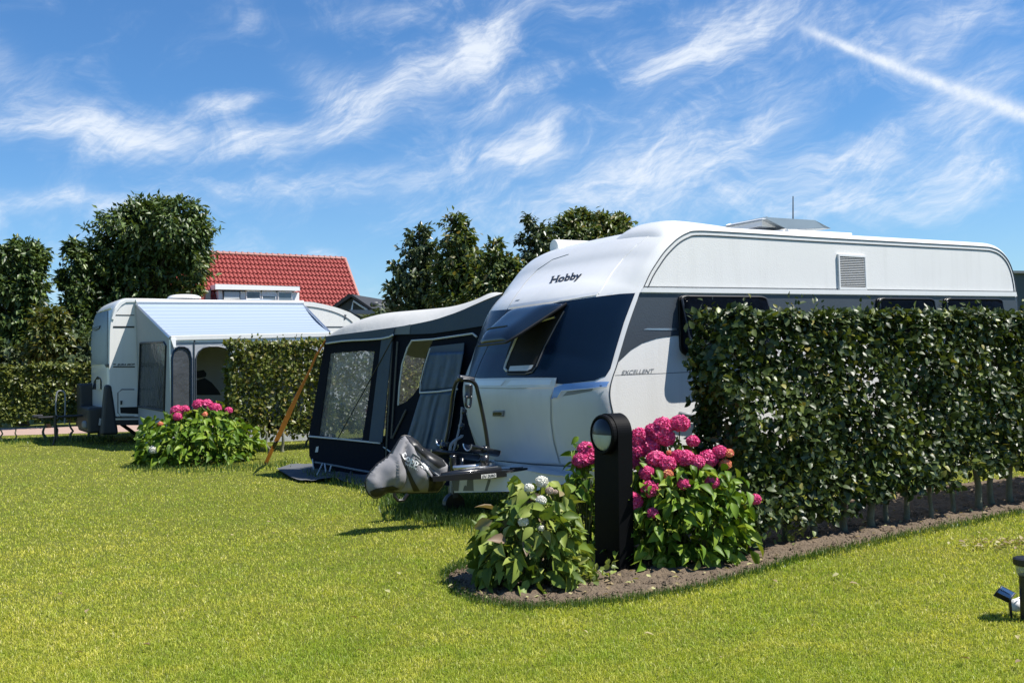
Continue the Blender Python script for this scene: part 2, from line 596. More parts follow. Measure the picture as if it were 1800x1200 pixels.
# ---------------------------------------------------------------- the front
nb = [(1116.5, 515.2), (1090, 516.8), (1052, 521.5), (1000, 529), (950, 536.5), (905, 543.5), (888, 544.5), (864, 546.5), (858, 556), (846, 582), (838, 606), (829, 640), (823, 663),
      (842, 664.5), (905, 663.5), (979, 663.5), (977.5, 674), (990, 675), (1045, 668.5), (1055, 664), (1065, 660.5), (1073, 648), (1081, 619), (1097, 566), (1108, 537)]
conform('front_band', nb, BODY, .004, M['navy'], van, step=5)
conform('band_top_trim', [(894, 542.5), (950, 534.5), (1000, 527.5), (1050, 519.5), (1053, 514), (1000, 522), (950, 529.5), (897, 537.5)], BODY, .012, M['silver'], van, step=5)
conform('centre_panel', [(833, 682.5), (900, 683.5), (974, 682.5), (969, 700), (969, 740), (974, 775), (984, 813), (940, 812.5), (880, 808), (862, 802), (840, 776), (826, 745), (822, 710)], BODY, .012, M['silver'], van, step=5)
conform('corner_panel', [(978, 681), (1000, 684), (1040, 679.5), (1062, 671.5), (1068, 688), (1070, 705), (1074, 727), (1082, 758), (1094, 793), (1104, 819), (1060, 818), (988, 815), (978, 775), (973.5, 740), (973.5, 702)], BODY, .01, M['silver'], van, step=5)
conform('window_sill_trim', [(838, 666.5), (905, 665), (980, 665.5), (977, 681), (905, 682), (834, 681)], BODY, .022, M['gel'], van, step=4)
conform('reflector_strip', [(843, 669.5), (893, 669), (884, 678.5), (838, 678)], BODY, .027, M['chrome'], van, step=4)
conform('reflector_strip', [(903, 669), (973, 668.5), (970, 677), (893, 678)], BODY, .027, M['chrome'], van, step=4)
lc = conform('light_cluster', [(977, 682), (994, 675.5), (1040, 672.5), (1069, 671), (1066, 679), (1030, 683), (990, 686), (984, 699), (972, 700)], BODY, .03, M['lens'], van, step=4)
cline([(976, 699), (983, 699), (990, 687), (1030, 684), (1066, 680)], BODY, .004, .03).out('light_edge', M['alu'], lc)
conform('corner_recess', [(990, 696), (998, 688), (1044, 681.5), (1041, 687), (1010, 693)], BODY, .014, M['grey'], van, step=4)
# badge handle on the locker lid
hd = conform('locker_handle', [(870.5, 721), (889, 720.5), (888, 730.5), (870, 730)], BODY, .022, M['grey'], van, step=3, thick=.012)
conform('handle_insert', [(871, 723.3), (885, 723), (886.5, 725.5), (885, 728), (871, 728)], BODY, .032, M['navy'], hd, step=3)
# bumper below the lid
conform('front_bumper', [(858, 806), (880, 811), (940, 816), (988, 818), (1060, 821), (1105, 822), (1112, 829), (1060, 838), (985, 838), (930, 830), (905, 826), (875, 822), (848, 815)], BODY, .016, M['silver'], van, step=5)
cline([(872, 807.5), (900, 810.5), (940, 814), (985, 816.5), (1060, 820)], BODY, .005, .018).out('panel_seam', M['dkgrey'], van)
cline([(893, 543), (880, 566), (862, 600), (845, 637), (835, 663)], BODY, .004, .004).out('panel_seam', M['dkgrey'], van)
cline([(893, 541), (905, 522), (925, 495), (945, 474), (972, 456), (1000, 447)], BODY, .004, .001).out('panel_seam', M['grey'], van)
cline([(1053, 516), (1075, 480), (1095, 455), (1120, 430), (1150, 408)], BODY, .005, .0).out('panel_seam', M['gel'], van)
# dark lower air slot + skirt on the drawbar side
FB = prof[0]
def bumper_pt(w, z, o=.0):
    j = 0
    q = abs(w - W / 2) / (W / 2)
    return L(prof[j].x - (.36 + .06) * (1 - q ** 2.6) - o, w, z)
mb = MB()
for z0, z1, o0, o1 in ((.31, .455, -.01, .05),):
    rows = [[bumper_pt(w, z, o) for w in np.linspace(.02, W - .02, 24)] for z, o in ((.455, .06), (.42, .075), (.36, .05), (.31, -.03))]
mb.grid(rows).out('lower_skirt', M['silver'], van, smooth=True)
rows = [[bumper_pt(w, z, .078) for w in np.linspace(.1, .62, 12)] for z in (.425, .405, .375, .365)]
MB().grid(rows).out('air_slot', M['black'], van, smooth=True)

# maker's lettering on the forehead, slab serifs added
se = ([], [])
def slab(x0, x1, y0, y1, sh):
    n = len(se[0]); se[0].extend([(x0 + y0 * sh, y0), (x1 + y0 * sh, y0), (x1 + y1 * sh, y1), (x0 + y1 * sh, y1)]); se[1].append((n, n + 1, n + 2, n + 3))
hv, _ = text2d('H', 0, .03)
hx0, hx1, hy1 = min(v[0] for v in hv), max(v[0] for v in hv), max(v[1] for v in hv)
for x in (hx0, hx1 - .12):
    for y0_, y1_ in ((-.02, .05), (hy1 - .05, hy1 + .02)): slab(x - .07, x + .19, y0_, y1_, .25)
for pre in ('Ho', 'Hob'):
    x = max(v[0] for v in text2d(pre, 0, .03)[0]) + .05
    slab(x - .06, x + .08, hy1 - .02, hy1 + .04, .25)
letter_on('maker_lettering', 'Hobby', (966, 498), (57, -9), (2.0, -15.5), BODY, .005, M['black'], van, shear=.25, weight=.03, extra=se)
conform('small_badge', [(1066, 519.5), (1068, 516.5), (1079, 515), (1078, 519)], BODY, .008, M['silver'], van, step=3)
conform('small_badge', [(905, 529), (908, 527.3), (915, 526.3), (912, 528)], BODY, .003, M['grey'], van, step=3)

# open front window: black sheet painted for the shaded opening, pale frame, pane swung out
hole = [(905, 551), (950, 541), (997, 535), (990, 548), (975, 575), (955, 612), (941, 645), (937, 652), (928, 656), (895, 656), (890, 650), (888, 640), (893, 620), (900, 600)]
conform('painted_window_opening', hole, BODY, .010, M['hole'], van, step=4)
wf = cline([(913, 588), (905, 606), (897, 625), (891, 640), (889, 648), (893, 653)], BODY, .014, .012, 3).out('window_frame', M['gel'], van, smooth=True)
conform('window_ledge', [(899, 644.5), (940, 642.5), (936, 649), (929, 652.5), (896, 653)], BODY, .016, M['silver'], van, step=3)
cline([(993, 548), (978, 574), (958, 612), (944, 645), (937, 655), (925, 658), (893, 658)], BODY, .007, .012, 3).out('window_seal', M['dkgrey'], van)
MB().tube([hit(BODY, 936, 573)[0] - U * .1, hit(BODY, 958, 565)[0] - U * .06, hit(BODY, 980, 557)[0] - U * .03], .012, 8).out('window_stay', M['alu'], van)
TR = hit(BODY, 999, 533.5)[0] - U * .02
TL = hit(BODY, 905, 546)[0] - U * .02
def at_dist(x, y, p, d):
    r = ray(x, y); t = (p - EYE).dot(r); q = EYE + r * t; h = (q - p).length
    return EYE + r * (t - math.sqrt(max(0, d * d - h * h)))
BR = at_dist(893, 601, TR, .66)
BL = on_plane(839, 607.5, BR, U)
TLm, BRm = TL, BR
rows = []
for i in range(15):
    t = i / 14
    r_ = []
    for j in range(19):
        s = j / 18
        p = (TL.lerp(TR, s)).lerp(BL.lerp(BR, s), t)
        nrm = (BL - TL).cross(TR - TL).normalized()
        if nrm.dot(U) > 0: nrm = -nrm
        cr = (1 - abs(2 * s - 1) ** 6) * (1 - abs(2 * t - 1) ** 5)
        p = p + nrm * .075 * cr + Z * (-.0)
        # rounded lower corners
        if t > .8:
            k = (t - .8) / .2
            c = .5 + (s - .5) * (1 - .12 * k * k)
            p2 = (TL.lerp(TR, c)).lerp(BL.lerp(BR, c), t)
            p = p2 + nrm * .075 * cr
        r_.append(p)
    rows.append(r_)
mb = MB().grid(rows)
M['pane'] = pm('dark_pane', (.006, .014, .03), .2, spec=.4, coat=.15, var=.3)
pn = mb.out('front_window_pane', M['pane'], van, smooth=True, solid=.012)
bd = [r[0] for r in rows] + rows[-1][1:] + [r[-1] for r in reversed(rows)][1:]
MB().tube(bd, .014, 6).out('pane_seal', M['black'], pn)
rib = [rows[10][j] + (rows[10][9] - rows[0][9]).cross(Z).normalized() * 0 - U * .012 for j in range(2, 13)]
MB().tube(rib, .009, 6).out('pane_rib', M['navy'], pn)

# roof: wind-out awning roll, domes, open rooflight, aerial
def roof(s, w): 
    l = BODY.ray_cast(L(s, w, 5), -Z)[0]
    return l if l is not None else L(s, w, 2.6)
p1 = on_plane(973, 434, L(0, 2.36, 0), V); 
d1 = (p1 - P0).dot(U)
zc = p1.z
mb = MB(); mb.tube([p1, p1 + U * 3.6], .085, 16); r1 = mb.out('awning_roll', M['gel'], van, smooth=False, bevel=.012)
for s in (.15, 1.7, 3.4):
    q = p1 + U * s; g = roof(d1 + s, 2.3)
    MB().box((q.x, q.y, (q.z + g.z) / 2 - .04), .05, .08, max(.06, q.z - g.z), (U, V, Z)).out('roll_bracket', M['gel'], r1)
# wide smooth hump over the forehead
q0 = roof(.95, 1.0)
hx = []
a0 = on_plane(1114, 416, L(0, 1.35, 0), V); a1 = on_plane(1275, 392, L(0, .35, 0), V)
sA, sB = .70, 1.75
rows = []
for i in range(25):
    s = sA + (sB - sA) * i / 24
    r_ = []
    for j in range(25):
        w = .08 + .76 * j / 24
        e = (1 - abs(2 * i / 24 - 1) ** 3.5) * (1 - abs(2 * j / 24 - 1) ** 4)
        hgt = .10 * max(0, e) ** .6 * (1 - .55 * (i / 24))
        g = roof(s, w)
        r_.append(Vector((g.x, g.y, g.z - .02 + hgt)))
    rows.append(r_)
MB().grid(rows).out('roof_fairing', M['gel'], van, smooth=True)
# rooflight: frame and tilted tinted lid
k0 = on_plane(1345, 397, L(0, .75, 0), V); k1 = on_plane(1457, 403, L(0, .75, 0), V)
sk0, sk1 = (k0 - P0).dot(U), (k1 - P0).dot(U)
zr = roof((sk0 + sk1) / 2, .9).z
fr = MB()
for w in (.45, 1.2):
    fr.box(L((sk0 + sk1) / 2, w, zr + .02), sk1 - sk0, .05, .08, (U, V, Z))
for s in (sk0, sk1):
    fr.box(L(s, .825, zr + .02), .05, .70, .08, (U, V, Z))
rl = fr.out('rooflight', M['gel'], van, bevel=.01)
ch = [on_plane(1341, 384, L(0, .6, 0), V), on_plane(1348, 381.5, L(0, .6, 0), V), on_plane(1382, 400, L(0, .6, 0), V), on_plane(1340, 397, L(0, .6, 0), V)]
MB().prism(ch, V * .55).out('lid_cheek', M['gel'], rl, bevel=.008)
lid = [on_plane(1350, 384, L(0, .5, 0), V), on_plane(1432, 389, L(0, .5, 0), V), on_plane(1458, 401.5, L(0, .5, 0), V), on_plane(1384, 401, L(0, .5, 0), V)]
M['lid'] = pm('smoked_lid', (.20, .24, .27), .12, coat=.6, var=.2)
MB().prism(lid, V * .7).out('lid', M['lid'], rl, bevel=.012)
MB().tube([on_plane(1394, 396, L(0, 1.3, 0), V), on_plane(1394, 345, L(0, 1.3, 0), V)], [.009, .006]).out('aerial', M['dkgrey'], van)

# ---------------------------------------------------------------- drawbar with its cover and stickers
wC = W / 2
fc = L(-.35, wC, 0)
hp = gnd(770, 912)
HP = Vector((hp.x, hp.y, 0))
# vertical panel plane of the drawbar cover (near face)
g1 = on_plane(797, 863, L(0, .95, 0), V); g1.z = 0
g2 = L(-.28, .25, 0)
dn = (g2 - g1).normalized().cross(Z)
cv = [(792, 842), (850, 837), (925, 828), (955, 832), (1005, 838), (990, 850), (940, 862), (800, 863.5)]
DB = bvh_of([g1 - (g2 - g1), g2 + (g2 - g1), g2 + (g2 - g1) + Z * 2, g1 - (g2 - g1) + Z * 2], [(0, 1, 2, 3)])
dm = plane_map(g1, dn)
inn = dn if dn.dot(V) > 0 else -dn
MB().prism([dm(*p) for p in cv], inn * .75).out('drawbar_cover', M['silver'], van, bevel=.01)
M['sticker'] = pm('white_sticker', (.62, .62, .60), .4, var=.04)
M['stickg'] = pm('grey_sticker', (.12, .13, .13), .4, var=.04)
def stick(poly, mat, o, name='cover_decal'):
    sheet(name, poly, [], lambda x, y: dm(x, y) - inn * o, mat, van)
stick([(831, 843), (857, 841), (863, 862.5), (833, 862.5)], M['sticker'], .003)
stick([(863, 840.5), (891, 839), (880, 849), (861, 862.5), (834, 862.5)], M['sticker'], .0042)
stick([(858, 842), (863.5, 841.5), (857, 862), (852, 862.3)], M['stickg'], .006)
stick([(793, 842), (808, 841), (806, 862.5), (797, 862.5)], M['stickg'], .003)
stick([(809, 842), (822, 838.5), (820, 853), (817.5, 850), (814, 856), (812, 862), (809, 862)], M['sticker'], .003)
stick([(822, 838.5), (832, 842), (833, 862.4), (814, 862), (816, 854), (819, 852.5), (820.5, 854)], M['stickg'], .0035)
stick([(863, 840.5), (892, 837), (861.5, 857)], M['sticker'], .0078)
# jockey wheel, coupling tube, chassis rails
jw = gnd(797, 905)
jp = Vector((jw.x, jw.y, 0)) 
c = on_plane(797, 880, L(0, wC, 0), V)
j0 = MB().tube([Vector((c.x, c.y, .22)), Vector((c.x, c.y, .5))], .03, 10).out('jockey_post', M['grey'], van)
MB().lathe(Vector((c.x, c.y, .11)) - V * .04, [(.03, 0), (.1, .005), (.105, .04), (.1, .075), (.03, .08)], 18, (U, Z, V)).out('jockey_wheel', M['black'], j0)
MB().box(Vector((c.x, c.y, .22)), .05, .1, .1, (U, V, Z)).out('wheel_fork', M['dkgrey'], j0)
for w in (.35, W - .35):
    e = Vector((c.x, c.y, .40)) - U * .15
    MB().tube([L(.6, w, .38), e.lerp(L(.6, w, .38), .1)], .035, 6).out('drawbar_rail', M['dkgrey'], van)
MB().tube([Vector((c.x, c.y, .42)) + U * .1, Vector((c.x, c.y, .44)) - U * .55], .04, 10).out('coupling', M['dkgrey'], van)
MB().tube([on_plane(693, 862, L(0, wC, 0), V), on_plane(693, 872, L(0, wC, 0), V), on_plane(700, 879.5, L(0, wC, 0), V), on_plane(709, 879, L(0, wC, 0), V), on_plane(717, 868, L(0, wC, 0), V)], .016, 8).out('breakaway_cable', M['black'], van)

# ================================================================= bike carrier on the drawbar
rack = empty('bike_carrier', Vector((c.x, c.y, .45)), 'black tubular bike carrier folded up over the drawbar of the large white caravan', 'bike rack')
B = M['black']
rp = lambda x, y, w: on_plane(x, y, L(0, w, 0), V)
def rt(name, pts, w, r, mat=B, par=rack, sm=True, nn_=5):
    q = [rp(x, y, w if not isinstance(w, (list, tuple)) else w[i]) for i, (x, y) in enumerate(pts)]
    if nn_ > 1 and len(q) > 2: q = catmull(q, nn_)
    return MB().tube(q, r, 8).out(name, mat, par, smooth=sm)
M['rackb'] = pm('black_rack_tube', (.012, .013, .016), .3, coat=.4, var=.2)
B = M['rackb']
rt('hoop', [(858, 797), (857, 778), (850, 735), (840, 690), (836, 676), (826, 668), (812, 667)], .9, .018, B)
rt('hoop', [(812, 667), (803, 670), (797, 690), (792, 730), (785, 770), (778, 800)], [.95, 1.2, 1.5, 1.6, 1.65, 1.7], .02, B)
rt('hoop_clamp', [(806, 664), (822, 666), (832, 668)], .92, .03, B)
arm = rt('frame_grip', [(824, 676), (824, 690), (822, 699)], .9, .035, B)
rt('grip_hook', [(820, 696), (819, 712), (826, 714), (828, 696)], .88, .012, B, arm)
rt('frame_grip_arm', [(791, 792), (793, 781), (801, 773), (811, 767), (812, 764)], 1.1, .014, M['grey'])
rt('frame_grip_arm', [(797, 793), (803, 770), (810, 740), (812, 715)], 1.2, .010, M['grey'])
rt('clamp_knob', [(808, 748), (814, 750)], 1.2, .03, B); rt('clamp_knob', [(812, 722), (818, 724)], 1.2, .03, B)
rt('clamp_knob', [(776, 782), (784, 784)], 1.3, .035, B); rt('clamp_knob', [(849, 789), (856, 790)], .88, .035, B)
def rail_trough(p0, p1, w, wid=.11):
    a, b = rp(*p0, w), rp(*p1, w)
    d = (b - a).normalized(); sd = d.cross(Z).normalized()
    rows = []
    for q in (a, b):
        rows.append([q + sd * (wid / 2) * math.cos(t) + Z * (.055 - .06 * math.sin(t)) for t in np.linspace(0, math.pi, 9)])
    r = MB().grid(rows).out('wheel_rail', B, rack, smooth=True, solid=.008)
    for e in rows: MB().tube(e, .006, 6).out('rail_lip', M['alu'], r)
    return r
rail_trough((752, 799), (838, 808), 1.25, .16)
rail_trough((822, 791), (873, 801), .95, .16)
rail_trough((772, 782), (800, 790), 1.8, .13)
rt('cross_tube', [(797, 822), (852, 818), (870, 816)], .9, .02, M['alu'], nn_=1)
rt('cross_tube', [(797, 831), (850, 825), (875, 822)], .75, .016, M['alu'], nn_=1)
rt('cross_tube', [(775, 834), (830, 829), (880, 824)], .7, .022, B, nn_=1)
rt('support_leg', [(852, 800), (852, 818)], .85, .04, B, nn_=1)
rt('support_leg', [(812, 805), (812, 838)], .95, .018, B, nn_=1)
rt('support_leg', [(796, 800), (798, 826), (810, 830)], 1.0, .03, B)
# front beam with its name plate
beam = [(760, 838), (830, 831), (925, 824), (926, 834), (832, 842.5), (762, 846)]
bp = rp(840, 836, .62)
bm = lambda x, y: on_plane(x, y, bp, V)
be = MB().prism([bm(*p) for p in beam], V * .07).out('front_beam', B, rack, bevel=.006)
MB().prism([bm(*p) - V * .004 for p in [(905, 824), (926, 823), (926, 835), (906, 837)]], V * .08).out('beam_end_cap', M['black'], rack, bevel=.008)
pl = sheet('name_plate', [(845.5, 833.8), (871.5, 831.2), (872, 838.2), (845.8, 841)], [], lambda x, y: bm(x, y) - V * .004, M['sticker'], be)
BB = bvh_of([bp - U * 3 - Z * 2, bp + U * 3 - Z * 2, bp + U * 3 + Z * 2, bp - U * 3 + Z * 2], [(0, 1, 2, 3)])
letter_on('plate_lettering', 'EN', (846.5, 840.0), (8.5, -.8), (0, -7.5), BB, .006, M['black'], pl, shear=.25, weight=.01)
letter_on('plate_lettering', 'DURO', (857, 838.2), (13.5, -1.4), (0, -6), BB, .006, M['black'], pl, weight=.03)

# ================================================================= fabric cover hung on the coupling
ol = [(642, 847), (644, 839), (650, 829), (663, 815), (681, 802.5), (690, 791), (702, 772), (706, 767), (711, 765), (721, 767), (734, 776), (743, 787), (752, 793), (763, 799), (777, 807), (786, 816), (783, 835), (780, 850), (771, 864), (750, 865.5), (723, 865.5), (693, 864.5), (681, 864.5), (670, 872), (664, 874.5), (657, 874.5), (648, 868), (643, 858)]
cov_w = .80
cp_ = rp(700, 830, cov_w)
vs, fs = fill2d(ol, [], 3.2)
bd = dense(ol, 3.2)
front, back = [], []
for v in vs:
    d = min((v - b).length for b in bd)
    th = .125 * (1 - math.exp(-d / 11.0))
    dx, dy = v.x - 712, v.y - 764
    ang = math.atan2(dx, max(dy, .01)); rad = math.hypot(dx, dy)
    fold = 0.07 * (abs(math.sin(ang * 5.2 + .7 + .45 * math.sin(rad * .06))) ** .7 - .5) * min(1, rad / 45) * min(1, d / 7) * (1 if dx > -25 else .35)
    fold += .035 * noise.noise(Vector((v.x * .06 + v.y * .02, v.y * .03, 1))) * min(1, d / 8)
    p = on_plane(v.x, v.y, cp_, V)
    r = (p - EYE).normalized()
    front.append(p - V * (th + fold) * 1.0); back.append(p + V * th * .7)
n = len(vs)
BAG = bvh_of(front, fs)
bag = empty('drawbar_bag', cp_, 'slack grey fabric cover with white lettering draped over the caravan coupling', 'cover')
bnd = len(bd)
obj('cloth', front + back, list(fs) + [tuple(i + n for i in reversed(f)) for f in fs] + [(i, (i + 1) % bnd, (i + 1) % bnd + n, i + n) for i in range(bnd)], M['bagg'], bag, smooth=True)
# turned black side of the cloth and straps
conform('black_side', [(712, 766), (722, 767.5), (734, 777), (743, 788), (763, 800), (777, 808), (784, 818), (770, 822), (757, 812), (742, 800), (728, 786)], BAG, .006, M['black'], bag, step=4)
conform('black_side', [(703, 796), (709, 805), (717, 822), (730, 848), (738, 862), (727, 863), (722, 850), (714, 828), (706, 808)], BAG, .005, M['black'], bag, step=4)
conform('black_side', [(753, 838), (765, 832), (780, 840), (778, 852), (770, 862), (752, 863), (754, 850)], BAG, .005, M['black'], bag, step=4)
conform('black_side', [(650, 863), (654, 870), (660, 872.5), (669, 870.5), (680, 863), (692, 863), (702, 858), (690, 853), (672, 856), (660, 858)], BAG, .005, M['black'], bag, step=4)
for a_, b_ in (((726, 797), (772, 836)), ((730, 805), (760, 840)), ((743, 812), (782, 846))):
    cline([a_, b_], BAG, .008, .008).out('strap', M['grey'], bag)
letter_on('cover_lettering', 'Coppens', (705, 804), (46, 23), (4, -15), BAG, .008, M['white'], bag, weight=.035)
letter_on('cover_lettering', 'www.', (712, 815.5), (22, 11), (2, -7), BAG, .008, M['white'], bag, weight=.02)
MB().tube([on_plane(x, y, cp_, V) for x, y in ol] + [on_plane(*ol[0], cp_, V)], .007, 6).out('hem', M['black'], bag)
# ================================================================= awning of the near caravan
EA = L(.22, W, 0)
EB = gnd(600, 834)
ed = (EB - EA).normalized()
en = ed.cross(Z)
if en.dot(U) > 0: en = -en          # towards the viewer
EW = lambda o: (lambda x, y: on_plane(x, y, EA + en * o, en))
awn = empty('caravan_awning', EB, 'dark blue tent awning with pale roof and clear window joined to the large white caravan', 'awning')
# roof: from the end wall edge back to its crest and on
near = [(573, 591), (600, 588), (640, 582.5), (692, 575.5), (730, 569), (766, 561), (800, 550), (830, 537), (860, 524), (882, 516)]
far = [(585, 586.5), (604, 577), (632, 562.5), (672, 551.5), (716, 546.5), (760, 543.5), (800, 541), (840, 532), (866, 521), (884, 514)]
nearp = [EW(.04)(*p) for p in near]
sr = .7
farp = [on_plane(x, y, EA + U * (.03 + sr * min(1, (k / 5) ** 1.4)), en) for k, (x, y) in enumerate(far)]
rows = []
for i in range(9):
    t = i / 8
    rows.append([a.lerp(b, t) + Z * .05 * math.sin(math.pi * t) * (1 if 0 < k < 9 else 0) for k, (a, b) in enumerate(zip(nearp, farp))])
for d in (.5, 1.2, 2.4, 4.0):
    rows.append([p + U * d - Z * (.03 * d + .26 * max(0, 1 - k / 4) * min(d, 1.4)) for k, p in enumerate(farp)])
rows = [catmull(r, 4) for r in rows]
MB().grid(rows).out('roof', M['troof'], awn, smooth=True)
val = [(573, 591), (640, 582.5), (694, 575), (691, 588.5), (684, 592), (670, 595), (645, 597), (620, 598), (573, 603.5)]
vl = sheet('valance', val, [], EW(.06), M['tgrey'], awn, thick=.01)
MB().tube([EW(.07)(*p) for p in [(573, 603.5), (600, 599.5), (620, 598), (645, 597), (670, 595), (684, 592), (691, 588.5)]], .012, 6).out('piping', M['piping'], vl)
gab = [(694, 575), (730, 569.5), (766, 561.5), (800, 550), (830, 538), (878, 519), (900, 519), (900, 565), (846, 573), (800, 580.5), (760, 586), (722, 587.5), (692, 588)]
gb = sheet('gable', gab, [], EW(.035), M['tgrey'], awn, thick=.01, step=12)
M['tgrey2'] = pm('pale_slate_cloth', (.14, .165, .19), .7, var=.15, vscale=8)
sheet('corner_patch', [(694, 576), (722, 570), (720, 587), (692, 588)], [], EW(.045), M['tgrey2'], gb, thick=.006)
# end wall: left bay with the window
wall = [(572, 600), (691, 586), (668, 778), (543.5, 766)]
win = [(581, 621), (600, 619), (640, 616.5), (659, 617), (650, 690), (637.5, 774.5), (600, 770), (561, 765), (570, 700)]
wl = sheet('end_wall', wall, [win], EW(.02), M['tdark'], awn, thick=.012)
pw = sheet('window_pane', win, [], EW(.016), M['vinyl'], awn, thick=.004, step=10, smooth=True)
low = [(543.5, 766.5), (668, 778.5), (676, 779), (676, 846), (640, 842), (600, 834), (555, 826), (544, 800)]
lw = sheet('lower_wall', low, [], EW(.03), M['tdark'], awn, thick=.01)
MB().tube([EW(.045)(*p) for p in [(543.5, 766.5), (600, 771.5), (668, 778.5)]], .012, 6).out('piping', M['piping'], lw)
MB().tube([EW(.06)(*p) for p in catmull([Vector((554, 812, 0)), Vector((575, 815.5, 0)), Vector((600, 820, 0)), Vector((625, 825, 0)), Vector((652, 829.5, 0))], 3) for p in [(p.x, p.y)]], .013, 6).out('hem', M['tgrey2'], lw)
sheet('toggle_tab', [(556, 785), (560, 784), (559, 794), (554, 794.5)], [], EW(.04), M['piping'], lw, thick=.004)
sheet('corner_panel', [(671, 596), (690, 592), (672, 777), (649, 775.5)], [], EW(.05), M['tgrey'], awn, thick=.012)
# door bay with a see-through opening and the rolled window cover
door = [(690, 586), (722, 586), (760, 585), (800, 579), (850, 571), (900, 563), (900, 860), (672, 846)]
op = [(724, 598.5), (762, 597), (754, 615), (745, 640), (737, 680), (727, 694), (714, 706), (700, 712), (702, 680), (707, 640), (716, 612)]
dr = sheet('door_wall', door, [op], EW(.01), M['tdark'], awn, thick=.012)
MB().tube([EW(.03)(*p) for p in [(700, 712), (702, 680), (707, 640), (716, 612), (724, 598.5), (762, 596), (800, 590.5), (831, 586), (838, 592)]], .012, 6).out('zip_piping', M['piping'], dr)
for a_, b_ in (((690, 598), (676, 850)), ((699, 600), (688, 770)), ((714, 720), (690, 770))):
    MB().tube([EW(.03)(*a_), EW(.03)(*b_)], .014, 6).out('door_zip', M['dkgrey'], dr)
M['curtain2'] = pm('blue_cloth', (.045, .075, .12), .6, var=.2)
sheet('curtain_header', [(758, 609), (816, 602.5), (815, 619), (752, 621)], [], EW(.05), M['curtain2'], awn, thick=.01)
def drape(poly_t, poly_b, name, amp, k):
    rows = []
    for i in range(13):
        t = i / 12; r_ = []
        for j in range(41):
            s = j / 40
            x = (poly_t[0][0] * (1 - s) + poly_t[1][0] * s) * (1 - t) + (poly_b[0][0] * (1 - s) + poly_b[1][0] * s) * t
            y = (poly_t[0][1] * (1 - s) + poly_t[1][1] * s) * (1 - t) + (poly_b[0][1] * (1 - s) + poly_b[1][1] * s) * t
            w_ = amp * (.5 + .5 * t) * (math.sin(s * k + 2 * noise.noise(Vector((s * 4, t * 1.3, k)))) * .6 + noise.noise(Vector((s * 11, t * 1.5, 3))) * .8)
            r_.append(EW(.09 + w_)(x, y))
        rows.append(r_)
    return MB().grid(rows).out(name, M['curtain'], awn, smooth=True, solid=.004)
cu = drape([(753, 620), (815, 618)], [(738, 688), (804, 683)], 'window_cover', .011, 21)
MB().tube([EW(.12)(*p) for p in [(738, 690), (770, 688), (804, 683.5)]], .011, 6).out('piping', M['piping'], cu)
MB().tube([EW(.11)(*p) for p in [(756, 612), (747, 640), (739, 672), (738, 690)]], .008, 6).out('piping', M['piping'], cu)
drape([(740, 690), (803, 684)], [(711, 783), (778, 800)], 'window_cover', .017, 27)
# front wall along the plot with its own clear window, far end, poles
fl0 = EB + en * .0
fx0 = EW(0)(575, 600); fx1 = EW(0)(548, 826)
def fw(s, z): return Vector((fx1.x, fx1.y, 0)).lerp(Vector((fx0.x, fx0.y, 0)), z / max(.5, fx0.z)) + U * s + Z * z
def fmap(s, z): return fw(s, z)
zt = fx0.z
sheet('front_wall', [(0.02, 0), (4.6, 0), (4.6, zt), (.02, zt)], [[(.12, .42), (4.4, .42), (4.4, zt - .12), (.12, zt - .12)]], fmap, M['tdark'], awn, thick=.01)
sheet('window_pane', [(.12, .42), (4.4, .42), (4.4, zt - .12), (.12, zt - .12)], [], fmap, M['vinyl'], awn, thick=.003)
for s in (.02, 2.3, 4.6):
    MB().tube([fw(s, 0), fw(s, zt)], .014, 8).out('pole', M['alu'], awn)
MB().tube([EW(.055)(692, 592), EW(.08)(594, 770)], .007, 6).out('guy_line', M['black'], awn)
MB().tube([EW(.03)(674, 785), EW(.03)(695, 800)], .008, 6).out('guy_line', M['piping'], awn)
# pegs and the ground flap
for (x, y), (x2, y2) in (((567, 814), (553, 840)), ((571, 815), (574, 836)), ((582, 818), (577, 832)), ((549, 806), (552, 828)), ((617, 828), (615, 842))):
    a = EW(.08)(x, y); b = gnd(x2, y2 + 3)
    MB().tube([a, b], .010, 6).out('peg_strap', M['piping'] if x != 617 else M['dkgrey'], awn)
M['flap'] = pm('grey_ground_sheet', (.085, .092, .10), .9, var=.35, vscale=6)
flap = [(486, 828), (510, 822), (545, 820), (600, 828), (660, 838), (690, 850), (690, 866), (660, 868), (640, 861), (610, 853), (585, 845), (555, 849), (530, 849), (510, 843), (495, 835)]
vs, fs = fill2d(flap, [], 6)
obj('ground_flap', [gnd(v.x, v.y) + Z * (.02 + .05 * (.5 + .5 * noise.noise(Vector((v.x * .05, v.y * .12, 0))))) for v in vs], fs, M['flap'], awn, smooth=True)

# orange storm strap from the awning corner to its peg
sx = [(572, 598, 2.2), (564, 612, 2.5), (556, 624, 3.5), (546, 648, 3.0), (528, 684, 5.0), (508, 726, 8.2), (494, 757, 8), (485, 776, 7.5)]
top = EW(.05)(572, 598); bot = gnd(467, 816)
sp = (top - bot).normalized()
spn = sp.cross(Vector((0, 1, 0)).cross(sp)).normalized()
spl = Vector((.72, -.66, .2)); spl = spl - sp * sp.dot(spl)
strap = empty('storm_strap', bot, 'orange webbing storm strap slanting from the awning corner down to the lawn', 'strap')
def ribbon(pts):
    rows = [[], []]
    for x, y, w in pts:
        rows[0].append(on_plane(x - w * .46, y - w * .2, top, spl)); rows[1].append(on_plane(x + w * .46, y + w * .2, top, spl))
    return MB().grid(rows)
ribbon(sx).out('webbing', M['orange'], strap, solid=.006)
ribbon([(481, 784, 6), (474, 799, 6), (467, 815, 6)]).out('webbing', M['orange'], strap, solid=.006)
